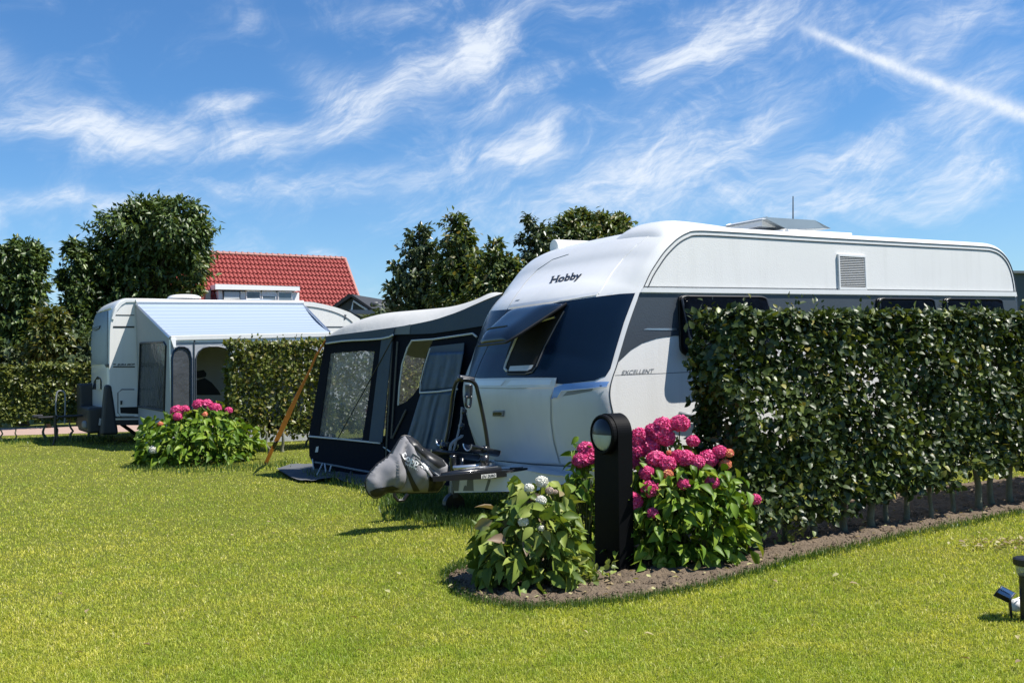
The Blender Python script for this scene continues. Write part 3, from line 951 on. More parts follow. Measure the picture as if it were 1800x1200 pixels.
MB().tube([on_plane(486, 775, top, spl), on_plane(481, 786, top, spl)], .03, 8).out('buckle', M['black'], strap)
MB().tube([bot - Z * .1, on_plane(468, 811, top, spl)], .012, 6).out('peg', M['alu'], strap)

# ================================================================= the left-hand caravan
Q0 = at(193, 772, 19.5); Q0.z = 0
def L2(s, w, z): return Q0 + U * s + V * w + Z * z
SM2 = lambda o: (lambda x, y: on_plane(x, y, Q0 - V * o, V))
BW = 2.25
van2 = empty('touring_caravan', L2(0, 0, 0), 'smaller white caravan at the left with a striped blue awning and a dark grey bumper', 'caravan')
out2 = [(193, 728), (192.5, 700), (192.5, 640), (193, 598), (194, 575), (197, 556), (202, 541), (209, 531), (219, 525), (232, 524.2), (300, 525.5), (400, 528.3), (530, 530), (560, 533),
        (590, 540), (615, 549), (632, 560), (642, 574), (648, 600), (651, 650), (650, 735), (640, 744), (420, 746.5), (240, 746), (207, 746), (196, 742)]
op2 = [SM2(0)(*p) for p in out2]
op2 = [Vector((p.x, p.y, p.z)) for p in catmull(op2[1:16], 4)] + op2[16:] + op2[:1]
c2 = sum(op2, Vector()) / len(op2)
rows = []
for w, k in ((0, .0), (.02, .03), (.06, .06), (.14, .085), (.35, .12), (.7, .15), (1.1, .16), (1.5, .15), (1.9, .12), (2.1, .085), (2.2, .05), (2.25, 0)):
    r_ = []
    for p in op2:
        d = p - c2; front = max(0, -(d.dot(U)) / 2.6); up = max(0, d.z / 1.1)
        q = p + V * w - U * k * 1.6 * front ** 3 + Z * k * .16 * up ** 2
        r_.append(q)
    rows.append(r_ + [r_[0]])
mb = MB().grid(rows)
BODY2 = bvh_of(mb.v, mb.f)
mb.out('body_shell', M['gel'], van2, smooth=True)
for o in (0.002, ):
    MB().prism([p - V * o for p in op2], V * .02).out('side_wall', M['side'], van2)
MB().prism([p + V * (BW + .002) for p in op2], -V * .02).out('side_wall', M['side'], van2)
sheet('roof_trim', [(196, 560), (203, 541), (212, 531), (222, 526), (240, 525.5), (400, 529.5), (530, 531.5), (530, 535.5), (400, 533.8), (240, 530.5), (222, 531), (214, 536), (206, 546), (200, 562)], [], SM2(.012), M['gel'], van2, thick=.02)
for q, o in (([(202, 552.8), (236, 553.2), (236, 554.6), (202, 554.2)], .006), ([(199, 573), (236, 573.2), (236, 576), (199, 575.8)], .006), ([(199, 643.5), (237, 643.5), (237, 645.5), (199, 645.5)], .006), ([(199, 639.2), (204, 639.2), (203, 641), (199, 641)], .006)):
    sheet('side_stripe', q, [], SM2(o), M['black'], van2, thick=.004)
SIDE2 = bvh_of([L2(-2, 0, 0), L2(9, 0, 0), L2(9, 0, 4), L2(-2, 0, 4)], [(0, 1, 2, 3)])
letter_on('side_lettering', 'EURA MOB', (206, 642.4), (31, -.4), (0, -5.0), SIDE2, .008, M['slate'], van2, shear=.3, weight=.03)
# curved dark pin line and badge near the stern
MB().tube(catmull([SM2(.006)(*p) for p in [(524, 536.5), (560, 541), (590, 549), (612, 560), (624, 572), (628, 580)]], 4), .012, 6).out('stern_line', M['grey'], van2)
sheet('stern_badge', [(605, 553), (609, 553), (608, 560), (605, 562)], [], SM2(.01), M['slate'], van2, thick=.004)
sheet('side_stripe', [(572, 573.5), (640, 573.5), (642, 575.5), (575, 575.5)], [], SM2(.006), M['slate'], van2, thick=.004)
# locker door with dark vent
dk = sheet('locker_door', [(208, 730), (207, 690), (210, 686), (215, 685), (250, 685), (250, 732), (214, 732)], [], SM2(.012), M['gel'], van2, thick=.02)
sheet('locker_vent', [(211, 715.5), (250, 714.5), (250, 727.5), (212, 726)], [], SM2(.026), M['hole'], dk, thick=.004)
MB().tube([SM2(.013)(*p) for p in [(236, 684.5), (214, 684.5), (207.5, 690), (207.5, 725), (212, 731), (236, 731)]], .012, 6).out('door_seal', M['slate'], dk)
sheet('door_handle', [(211.5, 704), (215.5, 704), (214.5, 711), (211.5, 711)], [], SM2(.03), M['black'], dk, thick=.02)
sheet('skirt_trim', [(200, 735), (250, 734.5), (250, 737.5), (201, 738)], [], SM2(.016), M['alu'], van2, thick=.01)
sheet('lower_skirt', [(196, 730), (208, 732), (640, 738), (640, 747), (207, 747), (197, 744)], [], SM2(.008), M['black'], van2, thick=.012)
# black swoosh decals and wheel arch seen through the awning
sheet('side_decal', [(345, 652), (358, 650), (363, 656), (362, 662), (352, 664), (345, 664)], [], SM2(.006), M['black'], van2, thick=.003)
sheet('side_decal', [(345, 668), (360, 664), (372, 672), (384, 686), (389, 694), (345, 694)], [], SM2(.006), M['black'], van2, thick=.003)
for sx_ in (3.35,):
    wc = L2(sx_, .1, .33)
    t = MB().lathe(wc - V * .1, [(.1, 0), (.26, 0), (.325, .03), (.33, .1), (.325, .17), (.26, .2), (.1, .2)], 28, (U, Z, V)).out('wheel', M['black'], van2, smooth=True)
    MB().lathe(wc - V * .107, [(.05, -.01), (.19, 0), (.2, .03), (.2, .18), (.05, .2)], 20, (U, Z, V)).out('rim', M['alu'], t)
# bow: window with curtain, dark bumper, lamps, gas-locker recess
M['bow'] = pm('bow_window', (.15, .18, .21), .38, spec=.3, var=.35, vscale=2.5)
conform('bow_window', [(159, 556), (170, 552), (190, 546), (190, 640), (170, 641), (156.5, 641), (156, 600)], BODY2, .012, M['bow'], van2, step=4)
conform('bow_lamp_strip', [(155, 640.5), (161, 640.5), (160, 646.5), (155, 646.5)], BODY2, .02, M['black'], van2, step=3)
conform('bow_lamp_strip', [(185, 640), (192, 639.5), (192, 645.5), (188, 645.5)], BODY2, .02, M['black'], van2, step=3)
conform('bow_recess', [(163, 684), (166, 670), (172, 661), (177, 664), (179, 670), (179, 684)], BODY2, .012, M['navy'], van2, step=3)
conform('bow_lamp', [(171, 667), (178, 666), (178, 684), (171, 684)], BODY2, .02, M['gel'], van2, step=3)
conform('bow_latch', [(165, 577), (172, 574), (178, 572), (176, 578), (168, 582)], BODY2, .03, M['navy'], van2, step=3)
cline([(161, 551), (175, 549), (197, 542)], BODY2, .015, .01).out('bow_rail', M['alu'], van2)
bq = lambda s, w, z: L2(s, w, z)
M['bumper'] = pm('dark_grey_bumper', (.022, .023, .025), .5, var=.2)
def bow_box(s0, s1, w0, w1, z0, z1, nm='bow_bumper', m=None):
    b = MB().box(L2((s0 + s1) / 2, (w0 + w1) / 2, (z0 + z1) / 2), s1 - s0, w1 - w0, z1 - z0, (U, V, Z))
    return b.out(nm, m or M['bumper'], van2, bevel=.05)
hz = lambda y: 1.42 + (653 - y) / F * 19.5
cb = MB()
cb.hexa([L2(-.16, .28, hz(762)), L2(.16, .28, hz(762)), L2(.16, -.04, hz(762)), L2(-.16, -.04, hz(762))], [L2(-.06, .2, hz(674)), L2(.06, .2, hz(674)), L2(.06, -.02, hz(674)), L2(-.06, -.02, hz(674))])
cb.out('bow_bumper', M['bumper'], van2, bevel=.05)
bow_box(-.30, .1, 1.80, 2.3, hz(757), hz(672))
bow_box(-.34, .1, .36, 1.84, hz(760), hz(714))
bow_box(-.40, -.3, .55, .85, hz(752), hz(738), 'number_plate', M['grey'])
MB().tube([L2(-.15, .12, hz(745)), L2(-.13, .12, hz(733))], .035, 10).out('fog_lamp', M['grey'], van2)
# bow drawbar, handrail, coupling, steadies
MB().tube(catmull([L2(-.62, 1.6, hz(745)), L2(-.6, 1.6, hz(700)), L2(-.62, 1.62, hz(686)), L2(-.75, 1.62, hz(687)), L2(-.78, 1.62, hz(720)), L2(-.75, 1.62, hz(735))], 4), .016, 8).out('handrail', M['grey'], van2)
MB().box(L2(-.72, 1.15, .56), .9, .07, .05, (U, V, Z)).out('drawbar', M['black'], van2, bevel=.02)
MB().box(L2(-1.16, 1.2, .585), .2, .14, .08, (U, V, Z)).out('coupling', M['black'], van2, bevel=.03)
MB().tube([L2(-.85, 1.1, .6), L2(-.85, 1.1, .2)], .03, 8).out('jockey_post', M['black'], van2)
MB().tube([L2(-.85, 1.1, .2), L2(-.9, 1.1, .0)], .02, 8).out('jockey_leg', M['black'], van2)
MB().tube([L2(.25, .5, .42), L2(.75, .4, .0)], .04, 6).out('steady_leg', M['black'], van2)
MB().tube([L2(1.0, .5, .42), L2(.6, .9, .0)], .04, 6).out('steady_leg', M['black'], van2)
# roof domes
def dome(px, py, w, h, wid, name):
    p = on_plane(px, py, L2(0, wid, 0), V)
    rows = []
    for i in range(9):
        t = i / 8 * math.pi / 2
        rows.append([p + U * (w / 2) * math.cos(t) ** .6 * math.cos(a) + V * .3 * math.cos(t) ** .6 * math.sin(a) + Z * h * math.sin(t) for a in np.linspace(0, 2 * math.pi, 25)])
    MB().grid(rows).out(name, M['gel'] if name == 'roof_dome' else M['lid'], van2, smooth=True)
dome(324, 525, .7, .09, .9, 'roof_dome')
dome(452, 530, .8, .05, .9, 'rooflight')

# ---------------------------------------------------------------- its sun awning
tent2 = empty('sun_awning', L2(1, -1.2, 0), 'blue and white striped sun canopy with grey side walls on the left caravan', 'awning')
pA, pB = SM2(.03)(239, 533), SM2(.03)(533, 534.5)
RO = 2.35
rl, rr_ = on_plane(299, 592, Q0 - V * RO, V), on_plane(583, 585.5, Q0 - V * RO, V)
m, nt, b = new_mat('striped_canopy')
tc = nt.nodes.new('ShaderNodeTexCoord'); sx_ = nt.nodes.new('ShaderNodeSeparateXYZ'); nt.links.new(tc.outputs['UV'], sx_.inputs[0])
y = N(nt, sx_.outputs[1]); x = N(nt, sx_.outputs[0])
wob = N(nt, noise_tex(nt, .8, 3))
yy = y * 11.0 + wob * .12
st = (yy * 6.2832).f('SINE').smooth(.55, .95) * .55 + ((yy * 2.0) * 6.2832).f('SINE').smooth(.8, 1.0) * .3 + (yy * 37.0).f('SINE').smooth(.2, 1) * .12
nt.links.new(mixc(nt, st.s, (.28, .34, .42), (.14, .19, .275)), b.inputs['Base Color'])
b.inputs['Roughness'].default_value = .6
M['canopy'] = m
rows = []; nA, nB = 40, 14
for i in range(nB):
    t = i / (nB - 1)
    rows.append([pA.lerp(pB, j / nA).lerp(rl.lerp(rr_, j / nA), t) - Z * .06 * math.sin(math.pi * t) for j in range(nA + 1)])
mb = MB().grid(rows)
cp = mb.out('canopy', M['canopy'], tent2, smooth=True)
uv = cp.data.uv_layers.new(name='UVMap')
for l in cp.data.loops:
    k = l.vertex_index
    uv.data[l.index].uv = ((k % (nA + 1)) / nA, (k // (nA + 1)) / (nB - 1))
eb = lambda t, z: z
MB().tube([pA + Z * .03, pB + Z * .03], .05, 10).out('awning_case', M['gel'], tent2)
MB().hexa([rl + Z * .02, rr_ + Z * .02, rr_ - Z * .07, rl - Z * .07], [p - V * .06 for p in (rl + Z * .02, rr_ + Z * .02, rr_ - Z * .07, rl - Z * .07)]).out('lead_rail', M['gel'], tent2, bevel=.01)
for a_, b_ in ((pA, rl), (pB, rr_)):
    MB().tube([a_ - Z * .02, b_ - Z * .02], .025, 8).out('rafter', M['alu'], tent2)
for q in (rl, rr_):
    MB().tube([q - Z * .05, Vector((q.x, q.y, 0))], .022, 8).out('leg', M['alu'], tent2)
# left side wall in the plane through the wall rail and the front leg
sn = (rl - pA); sn.z = 0; sn = sn.normalized().cross(Z)
if sn.dot(U) > 0: sn = -sn
SW = lambda o: (lambda x, y: on_plane(x, y, pA + sn * o, sn))
M['wallg'] = pm('grey_tent_wall', (.34, .36, .385), .75, var=.1, vscale=8, bmp=.4, bscale=9, bdist=.02)
gl = Vector((pA.x, pA.y, 0)); gr = Vector((rl.x, rl.y, 0))
wz = [(0, 0), (1, 0), (1, rl.z - .03), (0, pA.z - .03)]
wlen = (gr - gl).length
inv = lambda p: ((p - gl).dot((gr - gl).normalized()) / wlen, p.z)
wp = [inv(SW(0)(*p)) for p in [(248, 603), (289, 601), (293, 607), (290, 722), (244, 714), (244, 705), (247, 640)]]
mp = lambda o: (lambda t, z: gl.lerp(gr, t) + Z * z + sn * o)
sheet('side_wall', wz, [wp], mp(0), M['wallg'], tent2, thick=.008)
sheet('side_window', wp, [], mp(.004), M['mesh'], tent2, thick=.004)
MB().tube([mp(.012)(*p) for p in wp] + [mp(.012)(*wp[0])], .02, 6).out('window_binding', M['navy'], tent2)
# crumpled inner blind
rows = []
for i in range(16):
    t = i / 15
    rows.append([mp(-.06 + .05 * noise.noise(Vector((s * 9, t * 5, 2))))(*(lambda p: p)(inv(SW(0)(254 + (283 - 254) * s + t * 2 * (0.5 - s) * 6, 612 + 90 * t)))) for s in np.linspace(0, 1, 16)])
M['blind'] = pm('crumpled_blind', (.30, .31, .31), .35, var=.3, vscale=10)
MB().grid(rows).out('inner_blind', M['blind'], tent2, smooth=True, solid=.004)
# front wall: grey valance with arches
FW2 = lambda o: (lambda x, y: on_plane(x, y, Q0 - V * (RO + o), V))
arch = lambda x0, x1, y0, y1: [(x0, y1), (x0, y0 + 20), (x0 + (x1 - x0) * .07, y0 + 9), (x0 + (x1 - x0) * .2, y0 + 2.5), (x0 + (x1 - x0) * .38, y0), (x0 + (x1 - x0) * .62, y0), (x0 + (x1 - x0) * .8, y0 + 2.5), (x0 + (x1 - x0) * .93, y0 + 9), (x1, y0 + 20), (x1, y1)]
fw_o = [(300, 592), (583, 586), (583, 772), (300, 783)]
h1, h2, h3 = arch(302.5, 336, 610, 762), arch(344.5, 408, 609, 760), arch(420, 566, 606, 756)
sheet('front_wall', fw_o, [h1, h2, h3], FW2(.02), M['wallg'], tent2, thick=.008)
sheet('front_window', h1, [], FW2(.022), M['mesh'], tent2, thick=.004)
MB().tube([FW2(.03)(*p) for p in h1], .02, 6).out('window_binding', M['navy'], tent2)
MB().tube([FW2(.03)(*p) for p in h2], .012, 6).out('arch_binding', M['slate'], tent2)
for q in ([(309, 595.5), (341, 594.5), (341, 601), (309, 601)], [(343.5, 594.5), (410, 592.5), (410, 600.5), (343.5, 601)], [(412, 592.5), (570, 588.5), (570, 597.5), (412, 600.5)]):
    sheet('valance_strip', q, [], FW2(.035), M['white'], tent2, thick=.006)
sheet('corner_bracket', [(300, 595), (309, 594.5), (309, 610), (305, 610)], [], FW2(.06), M['white'], tent2, thick=.03)
MB().tube([FW2(.035)(341.5, 596), FW2(.035)(341, 740)], .012, 6).out('wall_zip', M['slate'], tent2)
# far side wall keeps the inside dim
g2l, g2r = Vector((pB.x, pB.y, 0)), Vector((rr_.x, rr_.y, 0))
MB().add([g2l, g2r, rr_ - Z * .03, pB - Z * .03], [(0, 1, 2, 3)]).out('side_wall', M['wallg'], tent2, solid=.008)

# camping things inside the striped awning
tb = gnd(360, 764); tb = L2(2.1, -1.0, 0)
tab = empty('camping_table', tb, 'grey camping table set under the striped sun canopy', 'table')
MB().box(tb + Z * .62, 1.1, .6, .03, (U, V, Z)).out('table_top', M['dkgrey'], tab, bevel=.01)
for a_ in (-.48, .48):
    for b_ in (-.24, .24):
        MB().tube([tb + U * a_ + V * b_ + Z * .6, tb + U * a_ * 1.1 + V * b_ * 1.1], .018, 6).out('leg', M['alu'], tab)
chb = on_plane(318, 700, L2(0, -1.7, 0), V); chb.z = 0
fc_ = empty('folding_chair', chb, 'dark folding chair with white arm ends behind the arched smoked window', 'chair')
MB().box(chb + Z * .46, .5, .5, .04, (U, V, Z)).out('seat', M['navy'], fc_, bevel=.015)
MB().hexa([chb - U * .25 + V * .22 + Z * .5, chb + U * .25 + V * .22 + Z * .5, chb + U * .25 + V * .26 + Z * .5, chb - U * .25 + V * .26 + Z * .5],
          [chb - U * .23 + V * .42 + Z * 1.15, chb + U * .23 + V * .42 + Z * 1.15, chb + U * .23 + V * .46 + Z * 1.15, chb - U * .23 + V * .46 + Z * 1.15]).out('backrest', M['navy'], fc_, bevel=.015)
for a_ in (-.24, .24):
    MB().tube([chb + U * a_ + V * .3 + Z * .62, chb + U * a_ - V * .25 + Z * .62], .02, 6).out('armrest', M['white'], fc_)
    MB().tube([chb + U * a_ - V * .22 + Z * .62, chb + U * a_ + V * .25], .014, 6).out('leg', M['alu'], fc_)
    MB().tube([chb + U * a_ + V * .25 + Z * .62, chb + U * a_ - V * .25], .014, 6).out('leg', M['alu'], fc_)
# ================================================================= leaves
def leaf_cloud(pos, axis, nor, ln, wr, fold=.25, droop=.15, simple=False):
    """numpy leaves: pos = stalk end, axis = along the leaf, nor = face"""
    n = len(pos)
    axis = axis / np.maximum(1e-6, np.linalg.norm(axis, axis=1, keepdims=True))
    side = np.cross(axis, nor); side /= np.maximum(1e-6, np.linalg.norm(side, axis=1, keepdims=True))
    up = np.cross(side, axis)
    ln = ln[:, None]
    if simple == 'broad':
        T = [(0, 0, 0)]; F_ = [(0, 1, 2), (0, 2, 3)]
        for a, hw in ((.14, .27), (.38, .5), (.64, .40), (.85, .18)):
            dr_ = -droop * a * a * 1.3
            T += [(a, hw, fold * hw * 2 + dr_), (a, 0, dr_), (a, -hw, fold * hw * 2 + dr_)]
        T.append((1, 0, -droop * 1.35))
        for r_ in range(3):
            q = 1 + r_ * 3
            F_ += [(q, q + 3, q + 4), (q, q + 4, q + 1), (q + 1, q + 4, q + 5), (q + 1, q + 5, q + 2)]
        F_ += [(10, 13, 11), (11, 13, 12)]
    elif simple:
        T = [(0, 0, 0), (.45, .5, .12), (1, 0, -droop), (.45, -.5, .12)]
        F_ = [(0, 1, 2), (0, 2, 3)]
    else:
        T = [(0, 0, 0), (.3, .46, fold), (.3, 0, 0), (.3, -.46, fold), (.68, .36, fold * .6 - droop * .4), (.68, 0, -droop * .4), (.68, -.36, fold * .6 - droop * .4), (1, 0, -droop)]
        F_ = [(0, 1, 2), (0, 2, 3), (1, 4, 5), (1, 5, 2), (2, 5, 6), (2, 6, 3), (4, 7, 5), (5, 7, 6)]
    k = len(T)
    v = np.empty((n, k, 3), np.float32)
    for i, (a, s, u) in enumerate(T):
        v[:, i] = pos + ln * (a * axis + s * wr * side + u * wr * up)
    f = (np.arange(n)[:, None, None] * k + np.array(F_)[None]).reshape(-1, 3)
    return v.reshape(-1, 3), f


def unit(n):
    a = rng.normal(size=(n, 3)); return a / np.linalg.norm(a, axis=1, keepdims=True)


GL = {}
GL['beech'] = leaf_mat('hornbeam_leaf', [(0, (.021, .035, .010)), (.5, (.041, .065, .016)), (.86, (.068, .10, .022)), (.95, (.16, .19, .03)), (1, (.22, .18, .05))], .42, .14, spec=.36)
GL['lime2'] = leaf_mat('young_shoot_leaf', [(0, (.05, .075, .012)), (.5, (.11, .14, .02)), (1, (.22, .20, .05))], .42, .3)
GL['beech2'] = leaf_mat('sunlit_hornbeam_leaf', [(0, (.045, .058, .012)), (.4, (.09, .115, .02)), (.8, (.15, .17, .032)), (1, (.22, .17, .055))], .38, .25)
GL['beech3'] = leaf_mat('far_hornbeam_leaf', [(0, (.04, .056, .012)), (.5, (.09, .115, .022)), (1, (.19, .20, .045))], .42, .25)
GL['hyd'] = leaf_mat('hydrangea_leaf', [(0, (.04, .085, .008)), (.4, (.09, .165, .014)), (.8, (.155, .24, .022)), (1, (.24, .29, .045))], .46, .18, spec=.22)
GL['hydw'] = leaf_mat('pale_hydrangea_leaf', [(0, (.06, .10, .014)), (.4, (.13, .19, .03)), (.8, (.21, .26, .05)), (.965, (.28, .30, .09)), (1, (.19, .13, .09))], .48, .18, spec=.22)
GL['ash'] = leaf_mat('ash_leaf', [(0, (.026, .048, .014)), (.5, (.055, .09, .024)), (.9, (.10, .15, .034)), (1, (.17, .22, .05))], .42, .16)
GL['dark'] = leaf_mat('dark_tree_leaf', [(0, (.024, .042, .018)), (.6, (.054, .082, .034)), (1, (.12, .15, .06))], .38, .2, spec=.5)
GL['bronze'] = leaf_mat('bronze_tree_leaf', [(0, (.03, .052, .014)), (.5, (.072, .108, .026)), (.85, (.125, .155, .04)), (1, (.18, .14, .05))], .4, .26)
GL['bush'] = leaf_mat('yellow_green_bush_leaf', [(0, (.035, .05, .012)), (.6, (.075, .10, .02)), (1, (.14, .13, .035))], .4, .25)
M['petal'] = leaf_mat('pink_petal', [(0, (.50, .03, .145)), (.5, (.66, .07, .235)), (1, (.80, .18, .37))], .5, .25, (1.2, .9, 1.0), .3)
M['petalo'] = leaf_mat('fading_pink_petal', [(0, (.62, .10, .12)), (.5, (.75, .28, .16)), (1, (.8, .5, .2))], .5, .25, (1.2, 1, 1), .3)
M['petalw'] = leaf_mat('white_petal', [(0, (.62, .60, .52)), (1, (.8, .78, .7))], .5, .2, (1, 1, 1), .3)
M['petalr'] = leaf_mat('dusky_petal', [(0, (.35, .25, .2)), (1, (.55, .45, .38))], .5, .2, (1, 1, 1), .3)
M['stem'] = pm('green_stem', (.09, .10, .03), .6, var=.3)


# ================================================================= hedges
SHOOTS = []
def join_leaves(v1, f1_, other, mat, par):
    v2, f2_ = other
    return np_mesh('foliage', np.concatenate([v1, v2]), [np.concatenate([f1_, f2_ + len(v1)])], mat, par)


def hedge(name, label, p0, length, thick, h, zlow, n, size, mat, trunks, tr, group=None, foot_label=None, gap=.0, seed=1):
    o = empty(name, p0, label, 'hedge', group)
    k = int(n * 1.35)
    s = rng.uniform(-.05, length, k); w = rng.uniform(-thick / 2, thick / 2, k); z = rng.uniform(zlow, h, k)
    f = rng.random(k)
    m = f < .50; w[m] = -thick / 2 + np.abs(rng.normal(0, .05, m.sum()))
    m = (f >= .50) & (f < .62); w[m] = thick / 2 - np.abs(rng.normal(0, .05, m.sum()))
    m = (f >= .62) & (f < .76); z[m] = h - np.abs(rng.normal(0, .06, m.sum()))
    m = (f >= .76) & (f < .80); s[m] = np.abs(rng.normal(0, .05, m.sum()))
    cl = np.array([noise.noise(Vector((a * 3.2, b * 5, c * 3.6 + seed * 9))) for a, b, c in zip(s, w, z)])
    lump = np.array([noise.noise(Vector((a * 2.3 + 40, seed, c * 2.6))) for a, c in zip(s, z)])
    keep = rng.random(k) < np.clip(.86 + cl * 1.05, .06, 1)
    ragged = np.array([noise.noise(Vector((a * 5, seed + 7.5, 0))) for a in s])
    keep &= z > zlow + .13 * ragged + .06 + (.20 * np.clip((s - 1.0) / 2.0, 0, 1) if length > 9.2 else 0)
    s, w, z, lump = s[keep][:n], w[keep][:n], z[keep][:n], lump[keep][:n]
    w = w + np.sign(w) * lump * .09; z = z + np.where(z > h - .15, lump * .07, 0); s = s + np.where(s < .1, lump * .12, 0)
    n_ = len(s)
    b = np.array([p0.x, p0.y, 0]); u = np.array(U); v = np.array(V)
    pos = b + s[:, None] * u + w[:, None] * v + z[:, None] * np.array([0, 0, 1.])
    outw = np.sign(w)[:, None] * v * .8 + np.array([0, 0, .55]) + np.where(z > h - .12, 1.2, 0)[:, None] * np.array([0, 0, 1.]) - np.where(s < .1, 1, 0)[:, None] * u
    nor = outw + unit(n_) * 1.0
    ax = unit(n_) * .8 + np.array([0, 0, -.45]) + outw * .25
    vv, ff = leaf_cloud(pos, ax, nor, rng.uniform(.65, 1.25, n_) * size, .72, fold=.12, droop=.18)
    sp_p, sp_a = [], []
    for i in range(int(length * 16)):
        b_ = p0 + U * random.uniform(-.04, length) + V * random.gauss(-thick * .15, thick * .3) + Z * (h - .03)
        d_ = Vector((random.gauss(0, .35), random.gauss(0, .35), 1)).normalized(); ln_ = random.uniform(.03, .16)
        for q in range(4):
            sp_p.append(b_ + d_ * ln_ * q / 3); sp_a.append(d_ * .6 + Vector((random.gauss(0, .7), random.gauss(0, .7), .2)))
    sp_p, sp_a = np.array([tuple(q) for q in sp_p]), np.array([tuple(q) for q in sp_a])
    SHOOTS.append(leaf_cloud(sp_p, sp_a, unit(len(sp_p)) + np.array([0, 0, .8]), rng.uniform(.5, 1, len(sp_p)) * size, .6))
    join_leaves(vv, ff, SHOOTS.pop(), mat, o)
    for px, py in trunks:
        g = gnd(px, py) if not isinstance(px, Vector) else px
        r = tr * random.uniform(.7, 1.2)
        pts = []
        x = 0
        for i in range(9):
            t = i / 8
            pts.append(Vector((g.x, g.y, -.05 + t * (h * (.62 if length > 9.2 else .27)))) + U * (.05 * noise.noise(Vector((t * 3, px, 0))) + .02 * random.uniform(-1, 1)) + V * .06 * noise.noise(Vector((t * 2.5, px, 5))))
        MB().tube(pts, [r * (1.35 if i == 0 else 1.05 - .08 * i) for i in range(9)], 9).out('trunk', M['bark'], o, smooth=True)
    return o


h0 = gnd(1264, 971.5); h0.z = 0
M['bark'] = pm('mossy_bark', (.15, .15, .10), .9, var=.55, vscale=14, bmp=.8, bscale=70, bdist=.01)
hedge('hornbeam_hedge', 'tall dark green clipped hedge on bare trunks in front of the large caravan', h0, 9.5, .46, 1.70, .10, 76000, .06, GL['beech'],
      [(1330, 962), (1388, 951), (1427, 947), (1487, 938), (1534, 929), (1563, 922), (1592, 919), (1637, 913.5), (1676, 904), (1718, 897), (1745, 891), (1778, 885), (1812, 879)], .026)
h1_ = gnd(408, 797); h1_.z = 0
hedge('hornbeam_hedge', 'sunlit yellow-green hedge between the striped canopy and the dark blue awning', h1_, 9.0, .55, 1.86, .22, 32000, .075, GL['beech2'],
      [(420, 797), (470, 797), (497, 794), (541, 785), (590, 778), (640, 772), (700, 765)], .03, seed=3)
h2_ = gnd(-330, 790); h2_.z = 0
hs = (at(170, 770, 22.3) - h2_); 
b3 = at(-60, 770, 21.5); b3.z = 0
U_s, V_s = U, V
hd = (at(215, 766, 22.6) - b3); hd.z = 0; hd.normalize()
U, V = hd, Vector((-hd.y, hd.x, 0))
hedge('hornbeam_hedge', 'low sunlit hedge with gaps at its foot at the far left behind the caravan', b3, 5.6, .6, 1.62, .34, 17000, .09, GL['beech3'],
      [(2, 776), (27, 775), (78, 772), (100, 771.5), (125, 771), (157, 768), (173, 766)], .03, seed=5)
U, V = U_s, V_s


